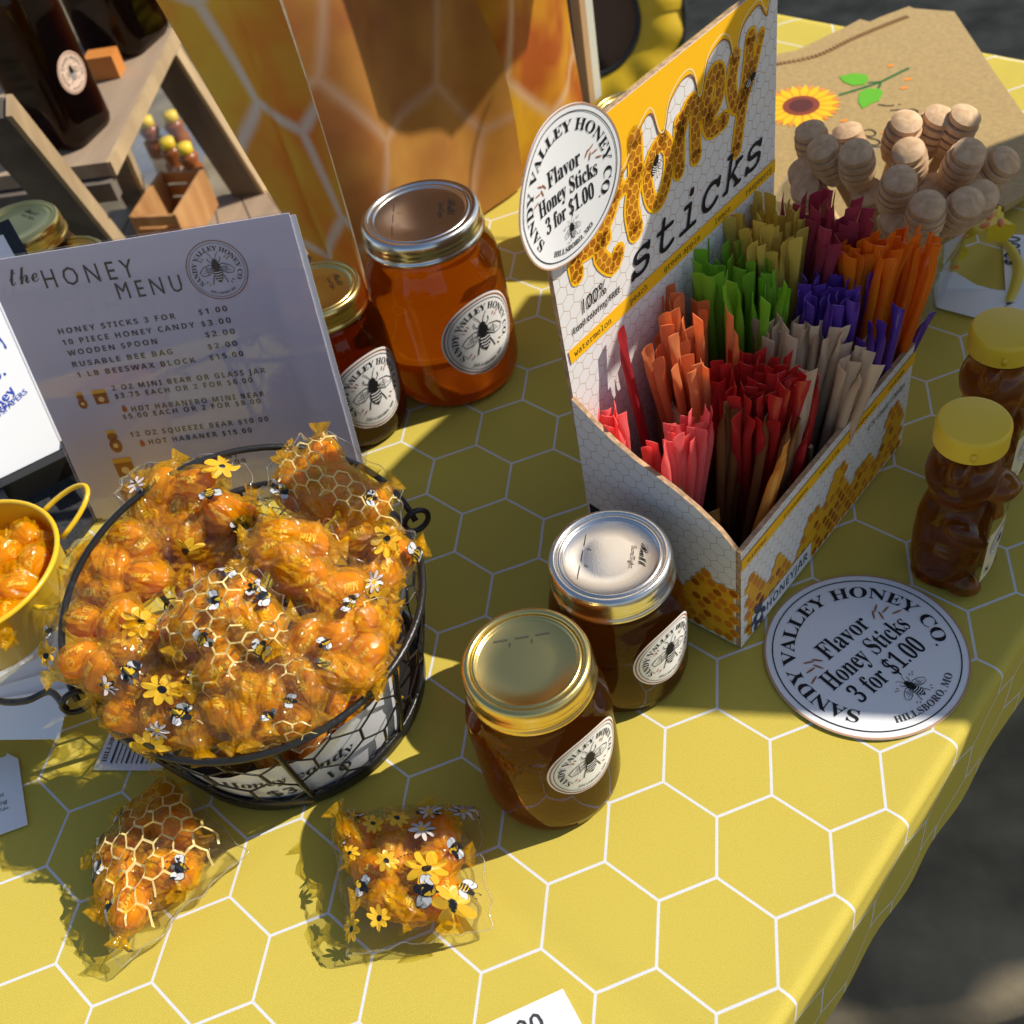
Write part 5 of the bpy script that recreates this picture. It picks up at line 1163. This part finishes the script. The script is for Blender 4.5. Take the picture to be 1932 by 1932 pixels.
mb = MB(); mb.beam(LB_ + Z * -.0085 + (LB_ - LA_).normalized() * .005, LD_ + Z * -.0085 + (LB_ - LA_).normalized() * .005, .008, .02, Z.cross(LD_ - LB_)); mb.build('shelf_sunlit_edge', m_lt, ss, world=True)  # pale strip for the sunlit end of the lower shelf
def leg(p, zp, q_, zq, w, h, mat=m_leg, edge=True):
    a_, b_ = at(*p, zp), at(*q_, zq); d_ = (b_ - a_).normalized(); b2 = b_ + d_ * max(0, (b_.z + .735) / max(.3, -d_.z))
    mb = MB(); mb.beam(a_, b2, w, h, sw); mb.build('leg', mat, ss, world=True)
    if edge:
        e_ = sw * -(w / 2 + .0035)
        mb = MB(); mb.beam(a_ + e_, b2 + e_, .006, h * 1.05, sw); mb.build('leg_sunlit_edge', m_lt, ss, world=True)  # pale strip added for the side of the leg facing the sun
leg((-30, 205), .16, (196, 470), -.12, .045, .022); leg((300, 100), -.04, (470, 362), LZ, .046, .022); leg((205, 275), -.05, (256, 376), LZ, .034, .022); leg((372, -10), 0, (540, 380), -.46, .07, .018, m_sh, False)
# crates on the lower shelf
m_cr = wood('crate_wood', (.36, .17, .06), (.52, .28, .11), 5, (1, 1, .2), .75)
def crate(label, c4, zt, h):
    P = [at(*p, zt) for p in c4]; c = sum(P, V((0, 0, 0))) / 4; ex = ((P[1] - P[0]) + (P[2] - P[3])) / 2; ey = ((P[3] - P[0]) + (P[2] - P[1])) / 2; lx, ly = ex.length, ey.length; ex.normalize(); ey = (ey - ex * ey.dot(ex)).normalized()
    t = thing('wooden_crate', label, 'crate', (c.x, c.y, zt - h), None, 'small wooden crates'); Mx = Matrix((ex, ey, Z)).transposed(); th = .006
    for s in (-1, 1):
        mb = MB(); mb.box(c + ex * s * (lx / 2) + Z * -h / 2, (th, ly, h), Mx); mb.build('end_board', m_cr, t, world=True)
        for k in range(3):
            mb = MB(); mb.box(c + ey * s * (ly / 2 - th / 2) + Z * (-h + h * (.16 + .34 * k)), (lx - th - .001, th * .8, h * .26), Mx); mb.build('slat', m_cr, t, world=True)
    mb = MB(); mb.box(c + Z * (-h + .003), (lx - th - .002, ly - th - .002, .005), Mx); mb.build('base', m_cr, t, world=True)
crate('small brown wooden crate standing on the lower shelf', [(246, 409), (325, 405), (384, 318), (304, 322)], -.225, .066)
crate('second small wooden crate mostly hidden by the menu sign', [(236, 488), (320, 470), (352, 425), (270, 440)], -.262, .035)
t = thing('side_table', 'low dark side table hidden behind the menu sign under the gold lidded jars', 'table', (-.62, .45, -.74))
mb = MB(); mb.box((-.6, .415, -.012), (.22, .13, .02), Matrix((EU, EN, Z)).transposed()); mb.build('tabletop', MATS['black_plastic'], t, world=True)
for x in (-1, 1):
    for y in (-1, 1):
        q_ = V((-.6, .415, 0)) + EU * .09 * x + EN * .05 * y; mb = MB(); mb.tube([q_ + Z * -.74, q_ + Z * -.022], .012, 8); mb.build('leg', MATS['black_plastic'], t, True, True)
# square jugs of dark honey
honey('honey_jug', (.5, .22, .08), 110, (.9, .8, .7))
pbr('label_pink', (.75, .55, .42), .5)
def jug(label, c, az, s, H, lab_z, group='dark honey jugs'):
    t = thing('honey_jug', label, 'honey jug', tuple(c), (0, 0, az), group)
    rr = lambda a, r, z: r * min(1.0 / max(abs(math.cos(a)), abs(math.sin(a))), 1.22)
    mb = MB(); mb.lathe([(s * .8, 0), (s * .94, .003), (s, .012), (s, H * .68), (s * .93, H * .76), (s * .6, H * .86), (s * .42, H * .9), (s * .42, H)], 48, fn=rr); mb.build('glass_body', MATS['honey_jug'], t, True, angle=50)
    mb = MB(); mb.lathe([(s * .5, H), (s * .52, H + .002), (s * .52, H + .02), (s * .48, H + .022), (.001, H + .022)], 40, close=False); mb.build('cap', MATS['black_plastic'], t, True, angle=40)
    fmp = planar((s + .0006, 0, lab_z), (0, 1, 0), (0, 0, 1)); mb = MB(); disc_patch(mb, s * .56, fmp, .0001, 4, 40); lb = mb.build('paper_label', MATS['label_pink'], t)
    art_logo(s * .56).place(fmp, 'lettering', lb); return t
jb = at(186, 274, 0); j1 = at(97, 289, 0); j2 = at(213, 212, 0)
jug('square dark honey jug with round label nearest the table, on the upper shelf', jb + (j1 - jb).normalized() * .042 + (j2 - jb).normalized() * .04 + Z * .0005, math.atan2((jb - j1).y, (jb - j1).x) - .38, .042, .25, .08)
jug('square dark honey jug cut by the top edge, farther along the upper shelf', at(243, 80, 0) + Z * .0005, math.atan2((jb - j1).y, (jb - j1).x) - .38, .05, .26, .1)
mb = MB(); c = at(206, 142, 0); mb.box((c.x, c.y, .0155), (.028, .04, .03), SM); o = mb.build('wax_block', pbr('wax_orange', (.55, .2, .04), .5)); tag(o, 'small orange wax block on the upper shelf behind the near jug', 'wax block')
# bottles in a clear bin behind the stand
pbr('bottle_amber', (.28, .08, .02), .25); MATS['bottle_amber']
bc = at(318, 290, -.345)
bn2 = thing('clear_bin', 'clear plastic bin of small honey bottles behind the shelf stand', 'bin', tuple(bc))
mb = MB(); mb.box((bc.x, bc.y, bc.z + .04), (.2, .15, .08), SM); mb.build('body', MATS['clear_plastic'], bn2, world=True)
for (px, py, lab) in ((272, 222, 'left small amber bottle with yellow cap in the clear bin'), (318, 212, 'back small amber bottle with yellow cap in the clear bin'), (345, 272, 'front right small amber bottle with yellow cap in the clear bin'), (312, 262, 'small amber bottle with round pale label in the clear bin')):
    c = at(px, py, -.27); t = thing('small_bottle', lab, 'honey bottle', (c.x, c.y, -.345), None, 'small bottles in the clear bin'); mb = MB(); mb.lathe([(.014, 0), (.019, .004), (.019, .03), (.013, .036), (.018, .05), (.012, .06)], 24); mb.build('bottle', MATS['bottle_amber'], t, True)
    mb = MB(); mb.lathe([(.0125, .06), (.013, .061), (.013, .074), (.001, .075)], 24, close=False); mb.build('cap', MATS['cap_yellow'], t, True)
    if 'label' in lab: fmp = cylmap(.0192, -1.0, .018); mb = MB(); disc_patch(mb, .013, fmp, .0003, 3, 24); mb.build('paper_label', MATS['label_pink'], t)
